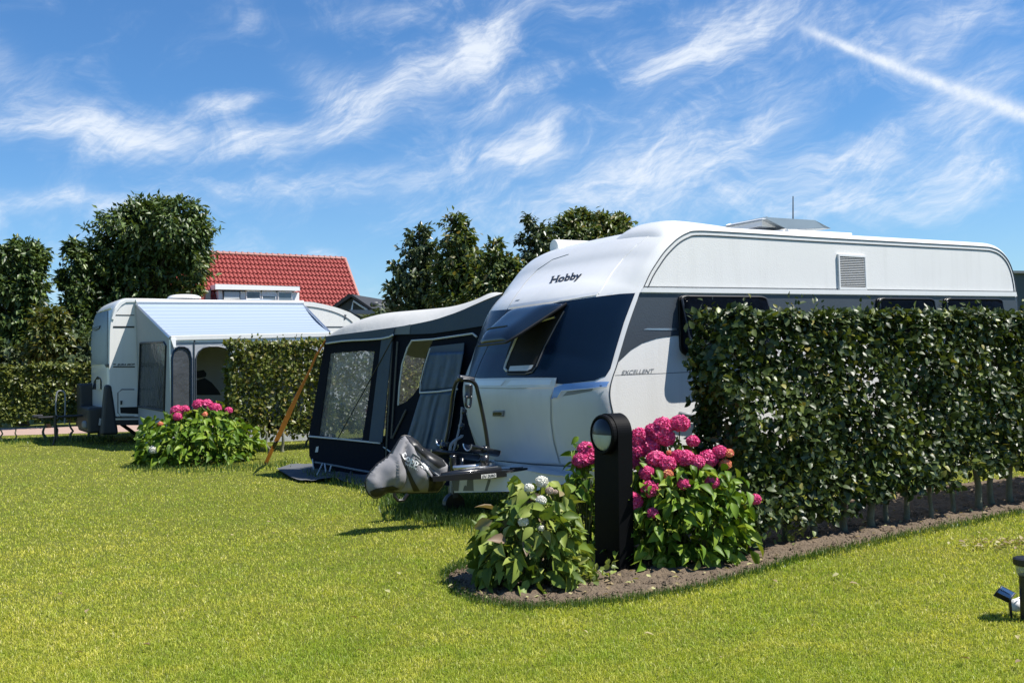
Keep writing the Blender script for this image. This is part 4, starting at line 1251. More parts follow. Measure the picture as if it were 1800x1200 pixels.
# ================================================================= hydrangeas
def hydrangea(label, centre, rx, ry, h, nleaf, size, mat, heads, hl, ground=0.0, up=.25, fat=.25, hfac=.97):
    o = empty('hydrangea_bush', centre, label, 'hydrangea')
    c = Vector(centre)
    k = nleaf * 2
    d = unit(k); d[:, 2] = np.abs(d[:, 2]) * 1.05 - .1
    rad = np.clip(1 - np.abs(rng.normal(0, fat, k)), .15, 1.06)
    nz = np.array([noise.noise(Vector((a[0] * 2.2 + c.x, a[1] * 2.2, a[2] * 2.2))) for a in d])
    rad *= 1 + .22 * nz
    sq = (np.abs(d[:, 0]) ** 2.6 + np.abs(d[:, 1]) ** 2.6 + np.abs(d[:, 2]) ** 2.6) ** (1 / 2.6)
    dd = d / sq[:, None]
    pos = np.array(c) + dd * rad[:, None] * np.array([rx, ry, h * .94])
    pos[:, 2] = pos[:, 2] + .06
    ok = (pos[:, 2] > .04)
    pos, d = pos[ok][:nleaf], d[ok][:nleaf]
    n = len(pos)
    nor = d * .35 + np.array([0.1, -.1, .7]) + unit(n) * .85
    ax = d * np.array([1, 1, .1]) + unit(n) * .65 + np.array([0, 0, -.35])
    v, f = leaf_cloud(pos - ax * size * .3, ax, nor, rng.uniform(.5, 1.2, n) * size, .56, fold=.32, droop=.42, simple='broad')
    np_mesh('foliage', v, [f], mat, o, smooth=True)
    st = MB()
    for i in range(26):
        a = random.uniform(0, 6.28); q = random.uniform(.3, .95)
        e = c + Vector((math.cos(a) * rx * q, math.sin(a) * ry * q, h * random.uniform(.55, .85) * (1.1 - q * .4)))
        b_ = c + Vector((math.cos(a) * rx * q * .35, math.sin(a) * ry * q * .35, -.03))
        st.tube([b_, b_.lerp(e, .5) + Vector((0, 0, .05)), e], [.008, .006, .004], 5, False)
    st.out('stems', M['stem'], o)
    for hx, hy, hr, kind in heads:
        r = ray(hx, hy)
        # meet the ellipsoid that carries the heads
        best = None
        for t in np.linspace(0, 1, 60):
            y_ = c.y - ry * .98 + t * ry * 1.6
            p = on_plane(hx, hy, (0, y_, 0), Vector((0, 1, 0)))
            q = ((p.x - c.x) / (rx * 1.0)) ** 2 + ((p.y - c.y) / (ry * 1.0)) ** 2 + ((p.z - .05) / (h * hfac)) ** 2
            if best is None or q < best[0]: best = (q, p)
            if q <= 1.0: best = (q, p); break
        p = best[1]
        R_ = hr * .93 / F * (p - EYE).length
        nf = 95 if R_ > .04 else 70
        i = np.arange(nf) + .5
        ph = np.arccos(1 - 1.75 * i / nf); th = math.pi * (1 + 5 ** .5) * i
        dv = np.stack([np.cos(th) * np.sin(ph), np.sin(th) * np.sin(ph), np.cos(ph)], 1)
        tilt = Matrix.Rotation(random.uniform(-.5, .5), 3, 'X') @ Matrix.Rotation(random.uniform(-.5, .5), 3, 'Y')
        tilt = Matrix.Rotation(.55, 3, 'X') @ tilt
        dv = dv @ np.array(tilt).T
        lump = 1 + .14 * np.array([noise.noise(Vector(a) * 2.3 + Vector((hx, hy, 0))) for a in dv])
        cen = np.array(p) + dv * (R_ * .84 * lump)[:, None] * np.array([1.06, 1.06, .88])
        tan = np.cross(dv, unit(nf)); tan /= np.linalg.norm(tan, axis=1, keepdims=True)
        bit = np.cross(dv, tan)
        P_, A_x, N_ = [], [], []
        for q in range(4):
            a = q * math.pi / 2
            ax_ = tan * math.cos(a) + bit * math.sin(a)
            P_.append(cen); A_x.append(ax_ + dv * .25 + rng.normal(0, .12, (nf, 3))); N_.append(dv)
        P_, A_x, N_ = np.concatenate(P_), np.concatenate(A_x), np.concatenate(N_)
        v, f = leaf_cloud(P_, A_x, N_, np.full(len(P_), R_ * .34) * rng.uniform(.8, 1.2, len(P_)), .95, droop=-.15, simple=True)
        np_mesh('flower_head', v, [f], {'p': M['petal'], 'o': M['petalo'], 'w': M['petalw'], 'r': M['petalr']}[kind], o)
        b_ = c + (p - c) * .35; b_.z = max(.05, p.z * .45)
        MB().tube([b_, b_.lerp(p, .6) + Vector((0, 0, .02)), p], [.006, .005, .004], 5, False).out('flower_stalk', M['stem'], o)
    return o


g = gnd(1208, 1008)
hydrangea('broad hydrangea with many pink flower heads beside the black lamp post', (g.x, g.y + .42, 0), .52, .45, .74, 1500, .11, GL['hyd'],
          [(1195, 744, 18, 'p'), (1165, 750, 20, 'p'), (1158, 763, 20, 'p'), (1170, 769, 18, 'p'), (1148, 756, 15, 'p'), (1125, 766, 17, 'p'), (1141, 783, 20, 'p'), (1118, 793, 20, 'p'), (1135, 776, 15, 'p'), (1154, 808, 19, 'p'), (1172, 815, 17, 'p'),
           (1117, 812, 15, 'p'), (1137, 831, 15, 'p'), (1143, 859, 17, 'p'), (1112, 881, 19, 'p'), (1147, 901, 11, 'p'), (1218, 775, 12, 'p'), (1205, 805, 17, 'p'), (1225, 812, 15, 'p'),
           (1245, 806, 18, 'p'), (1265, 794, 13, 'p'), (1281, 796, 9, 'o'), (1275, 816, 11, 'o'), (1174, 833, 10, 'o'), (1202, 850, 12, 'p'), (1252, 847, 13, 'p'), (1327, 877, 11, 'p'), (1117, 775, 17, 'p'), (1192, 800, 12, 'p'), (1176, 795, 5, 'o')],
          0)
g = gnd(1040, 985)
hydrangea('small pink-headed hydrangea half hidden behind the black lamp post', (g.x - .02, g.y + .35, 0), .17, .2, .80, 220, .10, GL['hyd'], [(1031, 790, 17, 'p'), (1022, 808, 17, 'p'), (1036, 803, 16, 'p')], 0)
g = gnd(940, 1050)
hydrangea('low hydrangea with white flower heads and browning leaves at the soil tip', (g.x, g.y + .38, 0), .36, .36, .60, 800, .125, GL['hydw'],
          [(952, 846, 12, 'w'), (966, 862, 8, 'r'), (930, 857, 9, 'w'), (951, 879, 10, 'w'), (920, 916, 10, 'w'), (952, 928, 6, 'w'), (976, 864, 5, 'r')], 0, hfac=1.06)
g = gnd(318, 822)
hydrangea('hydrangea mound topped with a cluster of pink heads in front of the left caravan', (g.x, g.y + .7, 0), .92, .68, .80, 1500, .15, GL['hyd'],
          [(312, 722, 12, 'p'), (325, 719, 8, 'p'), (312, 732, 8, 'p'), (350, 711, 11, 'p'), (363, 711, 11, 'p'), (378, 718, 11, 'p'), (402, 721, 7, 'p'), (359, 728, 6, 'o'), (270, 790, 8, 'w'), (282, 745, 5, 'o')], 0)


# small weeds at the foot of the big hedge
def weed(name, label, cat, p, h, n, size, mat, spread):
    o = empty(name, p, label, cat)
    pos = np.array(p) + np.stack([rng.normal(0, spread, n), rng.normal(0, spread, n), rng.uniform(.02, h, n)], 1)
    v, f = leaf_cloud(pos, unit(n) + np.array([0, 0, .2]), unit(n) * .6 + np.array([0, 0, 1.]), rng.uniform(.7, 1.3, n) * size, .8)
    np_mesh('foliage', v, [f], mat, o)
    m_ = MB()
    for i in range(6):
        m_.tube([Vector(p), Vector(p) + Vector((random.gauss(0, spread), random.gauss(0, spread), h * random.uniform(.6, 1)))], [.004, .002], 4, False)
    m_.out('stems', M['stem'], o)
    return o
GL['lime'] = leaf_mat('lime_leaf', [(0, (.12, .16, .05)), (1, (.30, .36, .10))], .4, .3)
weed('seedling_plant', 'pale green seedling on bare soil at the foot of the tall dark hedge', 'plant', gnd(1378, 955), .16, 60, .05, GL['lime'], .09)
weed('seedling_plant', 'tuft of pale weeds on the soil at the right foot of the white hydrangea', 'plant', gnd(1030, 1030), .12, 60, .045, GL['lime'], .08)

# ================================================================= bollard lamp
g = gnd(1080, 1001)
bol = empty('bollard_lamp', g, 'squat black lamp post with a round half-frosted lens between the hydrangeas', 'lamp')
Wd, Hh, Dp = .272, 1.045, .115
r_ = Wd / 2
pr = [(-r_, -.05), (r_, -.05)] + [(r_ * math.cos(t), Hh - r_ + r_ * math.sin(t)) for t in np.linspace(0, math.pi, 28)]
def bp_(a, d, z): return g + V * a + U * d + Z * z
def bslab(pr_, d0, d1): return MB().prism([bp_(a, d0, z) for a, z in pr_], U * (d1 - d0))
bslab(pr, -Dp / 2, Dp / 2).out('body', M['bollard'], bol, bevel=.008)
pr2 = [(-r_ + .012, Hh - .42), (r_ - .012, Hh - .42)] + [((r_ - .012) * math.cos(t), Hh - r_ + (r_ - .012) * math.sin(t)) for t in np.linspace(0, math.pi, 28)]
hc = bp_(0, -Dp / 2, Hh - r_ - .002)
MB().lathe(hc, [(.132, 0), (.132, .03), (.126, .04), (.113, .04), (.107, .028)], 40, (V, Z, -U)).out('lens_rim', M['bollard'], bol, smooth=False)
M['frost'] = pm('frosted_lens', (.42, .46, .42), .35, coat=.3, var=.15, vscale=25)
M['hood'] = pm('glossy_black_hood', (.010, .013, .02), .3, spec=.4, coat=.15, var=.2)
for nm, mat, a0, a1, rr2 in (('frosted_lens', M['frost'], math.pi, 2 * math.pi, .111), ('lens_hood', M['hood'], 0, math.pi, .116)):
    rows = []
    for i in range(9):
        t = i / 8 * math.pi / 2
        rows.append([hc - U * (.015 + .055 * math.sin(t)) + (V * math.cos(a) + Z * math.sin(a)) * rr2 * math.cos(t) for a in np.linspace(a0, a1, 25)])
    MB().grid(rows).out(nm, mat, bol, smooth=True)
MB().tube([hc - U * .055 - V * .05, hc - U * .055 - V * .055 - Z * .0], .0).v
bol.rotation_euler = (0, R(1.2), 0)

# ================================================================= solar garden lights on the lawn
g = gnd(1778, 1086)
sol = empty('solar_spotlight', g, 'little square solar panel spotlight on a black spike in the lawn', 'solar light')
Y_ = g.y
pan = [at(1751.5, 1041, Y_ - .02), at(1760.5, 1029, Y_ + .06), at(1785, 1041.5, Y_ + .06), at(1775.5, 1053, Y_ - .02)]
pn_ = (pan[1] - pan[0]).cross(pan[3] - pan[0]).normalized()
if pn_.z < 0: pn_ = -pn_
bx = MB().prism([p - pn_ * .022 for p in pan], pn_ * .022).out('panel_case', M['black'], sol, bevel=.003)
cc = sum(pan, Vector()) / 4
M['cells'] = pm('solar_cells', (.02, .045, .10), .12, coat=.6, var=.4, vscale=60)
cl = MB().add([cc + (p - cc) * .86 + pn_ * .0015 for p in pan], [(0, 1, 2, 3)]).out('solar_cells', M['cells'], sol)
mm = [(pan[0] + pan[1]) / 2, (pan[2] + pan[3]) / 2]
MB().tube([cc + (mm[0] - cc) * .8 + pn_ * .003, cc + (mm[1] - cc) * .8 + pn_ * .003], .0016, 5).out('cell_busbar', M['alu'], cl)
e_ = MB()
for i in range(4):
    a, b_ = cc + (pan[i] - cc) * .9 + pn_ * .002, cc + (pan[(i + 1) % 4] - cc) * .9 + pn_ * .002
    e_.tube([a, b_], .0012, 4)
e_.out('panel_edge', M['grey'], cl)
MB().tube([at(1774.5, 1053, Y_), at(1776.5, 1070, Y_), at(1778, 1088, Y_)], [.008, .0075, .0055], 8).out('spike', M['black'], sol)
MB().lathe(at(1786, 1063, Y_ + .04), [(.012, -.03), (.03, -.022), (.034, .0), (.032, .02), (.02, .024)], 18, (Vector((0, 0, 1)), Vector((.4, .9, 0)).normalized(), Vector((.9, -.4, 0)))).out('lamp_head', M['white'], sol, smooth=True)
MB().tube([at(1781, 1054.5, Y_), at(1793, 1049, Y_ + .02)], .0035, 6).out('lamp_bracket', M['white'], sol)
g = gnd(1809, 1090)
pl_ = empty('solar_path_light', g, 'black cylindrical solar path light with a clear collar at the right edge of the lawn', 'solar light')
zc_ = lambda y: (at(1809, y, g.y)).z
axl = (Vector((1, 0, 0)), Vector((0, 1, 0)), Z)
MB().lathe(Vector((g.x, g.y, 0)), [(.062, zc_(992)), (.066, zc_(990)), (.066, zc_(981)), (.055, zc_(979)), (.01, zc_(978.5))], 28).out('cap', M['black'], pl_, smooth=False)
M['collar'] = clear_mat('clear_collar', (.9, .93, .88), .55, .05)
MB().lathe(Vector((g.x, g.y, 0)), [(.046, zc_(1010)), (.05, zc_(1008)), (.056, zc_(992))], 28).out('collar', M['collar'], pl_, smooth=True)
MB().lathe(Vector((g.x, g.y, 0)), [(.04, -.03), (.04, zc_(1012)), (.043, zc_(1011)), (.043, zc_(1009))], 24).out('post', M['black'], pl_)
# ================================================================= ground
m, nt, b = new_mat('lawn_ground')
n1 = noise_tex(nt, .55, 5, .6); n2 = noise_tex(nt, 6, 6, .7); n3 = noise_tex(nt, 70, 3, .7)
c1 = mixc(nt, n1, (.30, .31, .036), (.45, .43, .075)); c2 = mixc(nt, n2, (.07, .095, .016), c1); 
nt.links.new(mixc(nt, n3, (.05, .07, .014), c2), b.inputs['Base Color'])
b.inputs['Roughness'].default_value = .9; b.inputs['Specular IOR Level'].default_value = .15
bump(nt, b, n3, 1.0, .03)
M['lawn'] = m
MB().add([(-700, -60, 0), (700, -60, 0), (700, 1500, 0), (-700, 1500, 0)], [(0, 1, 2, 3)]).out('lawn', M['lawn'])
tag(bpy.data.objects['lawn'], kind='structure')


def sdist(p, poly):
    d = 1e9
    for i in range(len(poly)):
        a, b_ = Vector(poly[i]), Vector(poly[(i + 1) % len(poly)])
        t = max(0, min(1, (Vector(p) - a).dot(b_ - a) / (b_ - a).length_squared))
        d = min(d, (Vector(p) - a - (b_ - a) * t).length)
    return d if inside(p, poly) else -d


bed_px = [(783, 1020), (797, 1038), (822, 1051), (860, 1060), (920, 1067), (1000, 1062), (1100, 1052), (1200, 1036), (1300, 1011), (1400, 980), (1500, 959), (1600, 936), (1700, 916), (1800, 897), (2000, 865), (2350, 820),
          (2350, 795), (2000, 818), (1800, 838), (1600, 862), (1430, 885), (1300, 908), (1180, 940), (1050, 975), (930, 985), (850, 992), (800, 1004)]  # rear edge widened: brown soil stands in for shaded grass behind the hedge
bed = [Vector((gnd(*p).x, gnd(*p).y)) for p in bed_px]
bed = [Vector((p.x, p.y)) for p in catmull([Vector((q.x, q.y, 0)) for q in bed], 4, True)]
patch_px = [(1738, 965), (1760, 955), (1830, 945), (1900, 950), (1900, 985), (1830, 985), (1770, 980)]
patch = [Vector((gnd(*p).x, gnd(*p).y)) for p in patch_px]


M['drysoil'] = pm('thin_dry_turf', (.30, .26, .12), .95, var=.5, vscale=9, bmp=1., bscale=50, bdist=.03)


def soil(name, poly, step, lump):
    vs, fs = fill2d(poly, [], step)
    pts = []
    for v in vs:
        d = max(0, sdist(v, poly))
        z = .006 + min(1, d / .12) * (.018 + lump * (noise.noise(Vector((v.x * 9, v.y * 9, 1))) * .6 + noise.noise(Vector((v.x * 24, v.y * 24, 4))) * .55 + noise.noise(Vector((v.x * 60, v.y * 60, 7))) * .35))
        pts.append((v.x, v.y, max(.004, z)))
    o = obj(name, pts, fs, M['soil'] if name == 'soil_bed' else M['drysoil'], smooth=True)
    return tag(o, kind='structure')
soil('soil_bed', bed, .04, .04)
# crumbs, dry leaves on the soil
def crumbs():
    vv = []; ff = []
    pts = []
    while len(pts) < 3600:
        p = bed[random.randrange(len(bed))] + Vector((random.gauss(0, .35), random.gauss(0, .35)))
        if p.y < 12 and inside(p, bed) and sdist(p, bed) > .02: pts.append(p)
    for p in pts:
        r = random.uniform(.004, .012) if random.random() < .93 else random.uniform(.012, .028); b0 = len(vv)
        for d in ((1, 0, 0), (0, 1, 0), (-1, 0, 0), (0, -1, 0), (0, 0, 1), (0, 0, -1)):
            vv.append((p.x + d[0] * r * random.uniform(.6, 1.3), p.y + d[1] * r * random.uniform(.6, 1.3), .022 + d[2] * r * .8))
        for f in ((0, 1, 4), (1, 2, 4), (2, 3, 4), (3, 0, 4), (1, 0, 5), (2, 1, 5), (3, 2, 5), (0, 3, 5)): ff.append(tuple(i + b0 for i in f))
    tag(obj('soil_crumbs', vv, ff, M['soil']), kind='stuff')
crumbs()
M['litter'] = leaf_mat('dry_leaf', [(0, (.16, .11, .06)), (.6, (.30, .24, .12)), (1, (.36, .36, .16))], .7, .15)
lp = []
while len(lp) < 260:
    p = bed[random.randrange(len(bed))] + Vector((random.gauss(0, .4), random.gauss(0, .4)))
    if p.y < 13 and inside(p, bed): lp.append((p.x, p.y, .035))
for _ in range(150):
    p = patch[0].lerp(patch[3], random.random()) + Vector((random.gauss(0, .2), random.gauss(0, .1))); lp.append((p.x, p.y, .03))
for _ in range(45):
    q = gnd(random.uniform(0, 1800), random.uniform(820, 1190)); lp.append((q.x, q.y, .04))
lp = np.array(lp); k = len(lp)
v, f = leaf_cloud(lp, unit(k) * np.array([1, 1, .25]), unit(k) * .5 + np.array([0, 0, 1.]), rng.uniform(.025, .055, k), .6)
tag(np_mesh('leaf_litter', v, [f], M['litter']), kind='stuff')

# brick path and the strip of grass beyond it at the far left
m, nt, b = new_mat('brick_path')
br = nt.nodes.new('ShaderNodeTexBrick'); tc = nt.nodes.new('ShaderNodeTexCoord')
nt.links.new(tc.outputs['Object'], br.inputs['Vector'])
br.inputs['Color1'].default_value = (.27, .17, .14, 1); br.inputs['Color2'].default_value = (.32, .21, .17, 1); br.inputs['Mortar'].default_value = (.22, .17, .14, 1)
br.inputs['Scale'].default_value = 4.5; br.inputs['Mortar Size'].default_value = .012
nt.links.new(mixc(nt, N(nt, noise_tex(nt, 3)).s, br.outputs['Color'], (.36, .26, .21)), b.inputs['Base Color']); b.inputs['Roughness'].default_value = .9
M['path'] = m
pp = [gnd(*p) for p in [(-420, 779), (700, 744), (700, 734.5), (-420, 764)]]
tag(MB().add([p + Z * .006 for p in pp], [(0, 1, 2, 3)]).out('brick_path', M['path']), kind='structure')

# ---------------------------------------------------------------- grass blades
def grass_mat(name, cols, rough, trans, tcol, spec):
    m = leaf_mat(name, cols, rough, trans, tcol, spec)
    nt = m.node_tree
    rp_ = [n for n in nt.nodes if n.type == 'VALTORGB'][0]
    tc = nt.nodes.new('ShaderNodeTexCoord'); ob = tc.outputs['Object']
    a = N(nt, noise_tex(nt, .45, 4, .55, ob)); b_ = N(nt, noise_tex(nt, 2.6, 5, .65, ob)); c_ = N(nt, noise_tex(nt, 9, 3, .6, ob))
    k = (a * .9 + b_ * .7 + c_ * .4 - 1.0).smooth(-.28, .28)
    t = mixc(nt, k.s, (.66, .86, .66), (1.24, 1.17, 1.45))
    out = mixc(nt, 1.0, rp_.outputs[0], t, 'MULTIPLY')
    for l in list(nt.links):
        if l.from_node == rp_ and l.to_node.type in ('BSDF_PRINCIPLED', 'MIX') and l.to_socket != out and l.to_node != out.node:
            s = l.to_socket; nt.links.remove(l); nt.links.new(out, s)
    return m


gm = grass_mat('grass_blade', [(0, (.20, .24, .02)), (.35, (.36, .39, .035)), (.74, (.50, .50, .065)), (.93, (.60, .56, .14)), (1, (.68, .62, .30))], .5, .4, (1.3, 1.3, .6), .25)
gt = grass_mat('long_grass_blade', [(0, (.03, .06, .010)), (.6, (.07, .12, .02)), (1, (.16, .2, .05))], .42, .3, (1.4, 1.4, .6), .35)


def poly_mask(x, y, poly):
    c = np.zeros(len(x), bool); n = len(poly); j = n - 1
    for i in range(n):
        xi, yi, xj, yj = poly[i].x, poly[i].y, poly[j].x, poly[j].y
        c ^= ((yi > y) != (yj > y)) & (x < (xj - xi) * (y - yi) / (yj - yi + 1e-12) + xi); j = i
    return c


RN = np.array(ROT)
def gnd_np(px, py):
    d = np.stack([(px - 900) / F, (600 - py) / F, -np.ones_like(px)], 1) @ RN.T
    t = -EYE.z / d[:, 2]
    return d[:, 0] * t, d[:, 1] * t, t > 0


def blades(name, x, y, h, wd, mat, lean=.55):
    n = len(x)
    a = rng.uniform(0, 2 * math.pi, n); l = np.abs(rng.normal(0, lean, n))
    dx, dy = np.cos(a) * l, np.sin(a) * l
    b_ = rng.uniform(0, 2 * math.pi, n)
    sx, sy = np.cos(b_) * wd / 2, np.sin(b_) * wd / 2
    v = np.empty((n, 5, 3), np.float32)
    v[:, 0] = np.stack([x - sx, y - sy, np.full(n, -.004)], 1)
    v[:, 1] = np.stack([x + sx, y + sy, np.full(n, -.004)], 1)
    v[:, 2] = np.stack([x - sx * .8 + dx * h * .35, y - sy * .8 + dy * h * .35, h * .6], 1)
    v[:, 3] = np.stack([x + sx * .8 + dx * h * .35, y + sy * .8 + dy * h * .35, h * .6], 1)
    hh = h * np.clip(1.05 - .35 * l, .4, 1)
    v[:, 4] = np.stack([x + dx * h, y + dy * h, hh], 1)
    i = np.arange(n)[:, None] * 5
    q = np.concatenate([i, i + 1, i + 3, i + 2], 1); t = np.concatenate([i + 2, i + 3, i + 4], 1)
    o = np_mesh(name, v.reshape(-1, 3), [q, t], mat)
    return tag(o, kind='stuff')


n = 460000
px = rng.uniform(-160, 1960, n); py = 752 + (1290 - 752) * rng.random(n) ** .93
x, y, ok = gnd_np(px, py)
ok &= ~poly_mask(x, y, bed) & (y < 24)
inp = poly_mask(x, y, patch); ok &= ~(inp & (rng.random(n) < .5))
pv = [Vector((p.x, p.y)) for p in pp]; ok &= ~poly_mask(x, y, pv)
fl_ = [Vector((gnd(*p).x, gnd(*p).y)) for p in [(486, 828), (510, 822), (545, 820), (600, 828), (660, 838), (690, 850), (690, 866), (640, 861), (585, 845), (555, 849), (510, 843)]]
ok &= ~(poly_mask(x, y, fl_) & (rng.random(n) < .9))
# patches: thin and thick areas like a mown, slightly dry lawn
x, y = x[ok], y[ok]
pt = np.array([noise.noise(Vector((a * 1.1, b_ * 1.1, 3))) + .6 * noise.noise(Vector((a * 3.3, b_ * 3.3, 8))) for a, b_ in zip(x, y)])
h = (.019 + .005 * pt) * rng.uniform(.6, 1.4, len(x)); wd = .0026 * np.maximum(1, y / 4.2) * rng.uniform(.7, 1.3, len(x))
blades('grass', x, y, np.maximum(.012, h), wd, gm, 1.15)
# longer grass along the bed, under the drawbar, at bases
lx, ly, lh = [], [], []
def strip(pxs, count, spread, h0, h1_):
    q = dense([Vector(p) for p in pxs], 4, False)
    for _ in range(count):
        p = random.choice(q); g_ = gnd(p.x + random.gauss(0, spread * 1.6), p.y + random.gauss(0, spread))
        lx.append(g_.x); ly.append(g_.y); lh.append(random.uniform(h0, h1_))
strip([(690, 884), (740, 900), (800, 908), (850, 915)], 5200, 11, .05, .13)
strip([(690, 872), (800, 890), (900, 905), (960, 915)], 2600, 8, .06, .15)
strip([(780, 1012), (800, 1002), (850, 988)], 700, 4, .03, .07)
strip([(786, 1024), (830, 1056), (920, 1070), (1000, 1066), (1100, 1056), (1200, 1040), (1300, 1015), (1400, 984), (1500, 963), (1600, 940), (1700, 920), (1800, 901)], 6000, 3.6, .02, .055)
strip([(545, 838), (600, 846), (650, 866), (690, 872)], 700, 4, .05, .13)
strip([(230, 824), (330, 828), (440, 822), (520, 815)], 900, 4, .04, .1)
strip([(0, 778), (200, 772)], 500, 2, .05, .12)
lx, ly, lh = np.array(lx), np.array(ly), np.array(lh)
blades('long_grass', lx, ly, lh, .004 * np.maximum(1, ly / 6), gt, .5)

# ================================================================= trees
def tree(name, label, cat, base_px, Y, blobs, n, size, mat, group=None, wr=.5, loose=.25, stick=.0, trunk_r=.16, dark=None):
    base = at(base_px, 700, Y); base.z = 0
    o = empty(name, base, label, cat, group)
    P_, N_, A_x = [], [], []
    tot = sum(b_[2] * b_[3] for b_ in blobs)
    tb = MB()
    zt_ = max(at(b_[0], b_[1], Y).z for b_ in blobs)
    lowest = min(at(b_[0], b_[1] + b_[3], Y).z for b_ in blobs)
    tp = [base - Z * .1]
    for i in range(1, 7):
        t = i / 6
        tp.append(base + Z * (zt_ * .8 * t) + Vector((.25 * noise.noise(Vector((t * 2, base.x, 0))), .25 * noise.noise(Vector((t * 2, base.x, 9))), 0)))
    tb.tube(tp, [trunk_r * (1.25 - i * .19) for i in range(7)], 9)
    for bi, (bx, by, rx, ry, dy) in enumerate(blobs):
        c = at(bx, by, Y + dy); sx_, sz_ = rx / F * (Y + dy), ry / F * (Y + dy); sy_ = (sx_ + sz_) * .5
        k = max(30, int(n * rx * ry / tot))
        # limb towards the blob and twigs through it
        st_ = base + Z * max(.5, min(c.z - .4, zt_ * .75) * .6)
        tb.tube([st_, st_.lerp(c, .55) + Z * .1, c], [trunk_r * .45, trunk_r * .28, trunk_r * .1], 6)
        for _ in range(5):
            e = c + Vector((random.uniform(-1, 1) * sx_ * .8, random.uniform(-1, 1) * sy_ * .8, random.uniform(-.3, .9) * sz_ * .85))
            tb.tube([c - Z * sz_ * .4, c.lerp(e, .5), e], [trunk_r * .16, trunk_r * .1, .012], 5)
        d = unit(k); rad = rng.random(k) ** .42
        nz = np.array([noise.noise(Vector((a[0] * 2.1 + bi * 3, a[1] * 2.1, a[2] * 2.1))) for a in d])
        nz2 = np.array([noise.noise(Vector((a[0] * 5.3, a[1] * 5.3 + bi, a[2] * 5.3))) for a in d])
        rad = rad * (1 + .34 * nz + .22 * nz2)
        pos = d * rad[:, None] * np.array([sx_, sy_, sz_])
        cl = np.array([noise.noise(Vector((a[0] / (size * 4.2) + bi * 7, a[1] / (size * 4.2), a[2] / (size * 3.4)))) for a in pos])
        ns = max(6, int(k / 60))
        sd_ = unit(ns); sd_[:, 2] = np.abs(sd_[:, 2]) * .9 - .15
        lead = np.repeat(sd_, 9, 0); tt = np.tile(np.linspace(.8, 1.32, 9), ns)[:, None]
        sp_pos = (lead + np.array([0, 0, .12]) * (tt - .8)) * tt * np.array([sx_, sy_, sz_]) + rng.normal(0, size * .25, (ns * 9, 3))
        pos = np.concatenate([pos, sp_pos]); d = np.concatenate([d, lead]); cl = np.concatenate([cl, np.ones(ns * 9)])
        keep = cl > -loose
        pos, d = pos[keep], d[keep]
        pos = pos + np.array(c)
        kk = len(pos)
        nn_ = d * .35 + np.array([0, 0, .75]) + unit(kk) * .6
        aa = d * .6 + unit(kk) * .7 + np.array([0, 0, -.4])
        P_.append(pos); N_.append(nn_); A_x.append(aa)
    P_, N_, A_x = np.concatenate(P_), np.concatenate(N_), np.concatenate(A_x)
    v, f = leaf_cloud(P_, A_x, N_, rng.uniform(.6, 1.3, len(P_)) * size, wr, simple=True, droop=.25)
    np_mesh('crown', v, [f], mat, o)
    tb.out('trunk', M['trunk'], o, smooth=True)
    return o


tree('leafy_tree', 'tallest rounded green tree rising beside the red roof', 'tree', 255, 30, [(255, 405, 80, 52, 0), (310, 400, 55, 50, -.5), (205, 450, 46, 46, .3), (320, 455, 44, 52, 0), (265, 480, 85, 60, .5), (180, 480, 45, 60, 0), (300, 365, 42, 20, 0), (246, 380, 30, 24, 0), (230, 520, 80, 50, 0), (165, 540, 40, 60, .3), (340, 415, 28, 40, 0), (190, 590, 70, 60, .8)],
     42000, .2, GL['ash'], loose=.13, trunk_r=.22, wr=.42)
tree('leafy_tree', 'slim leafy tree at the far left edge with sky on its right', 'tree', 40, 28, [(40, 455, 42, 34, 0), (34, 500, 46, 44, 0), (22, 555, 46, 50, 0), (58, 466, 18, 24, 0), (10, 470, 28, 34, 0), (25, 610, 55, 40, 0), (-20, 540, 30, 60, 0), (52, 530, 26, 26, 0), (42, 437, 28, 12, 0)],
     19000, .19, GL['ash'], loose=.13, wr=.42)
tree('leafy_tree', 'narrow leafy tree squeezed between the far left tree and the tall rounded one', 'tree', 125, 29, [(136, 462, 20, 32, 0), (142, 510, 22, 40, 0), (134, 560, 26, 44, 0), (126, 434, 11, 14, 0), (140, 610, 38, 40, 0), (112, 490, 9, 20, 0)],
     10500, .18, GL['ash'], loose=.1, trunk_r=.12, wr=.42)
tree('garden_bush', 'yellow-green bush with bronze tips behind the far left hedge', 'bush', 85, 26.5, [(85, 575, 30, 38, 0), (90, 605, 36, 40, 0), (72, 620, 30, 28, 0), (100, 558, 15, 18, 0)],
     3200, .17, GL['bush'], loose=.3, trunk_r=.06)
tree('garden_bush', 'dark shrub filling the gap between the far left hedge and the white caravan', 'bush', 140, 27, [(150, 625, 50, 50, 0), (115, 640, 40, 30, .3), (20, 640, 60, 40, .3)], 3400, .2, GL['dark'], loose=.4, trunk_r=.06)
tree('garden_bush', 'thin bronze-leaved shrub in front of the left edge of the red roof', 'bush', 345, 29, [(347, 500, 10, 20, 0), (338, 512, 14, 16, 0), (352, 470, 8, 22, 0)], 420, .16, GL['bronze'], loose=.15, trunk_r=.04)
tree('slender_tree', 'slender dark pointed tree standing leftmost behind the pale awning roof', 'tree', 728, 24, [(738, 410, 16, 16, 0), (736, 445, 27, 26, 0), (730, 480, 36, 32, 0), (728, 515, 42, 32, 0), (735, 550, 44, 30, 0), (700, 470, 11, 10, 0), (694, 505, 10, 8, 0), (755, 435, 14, 10, 0), (690, 527, 8, 7, 0), (760, 530, 22, 34, 0), (722, 425, 7, 8, 0)],
     8000, .16, GL['dark'], loose=.02, trunk_r=.09)
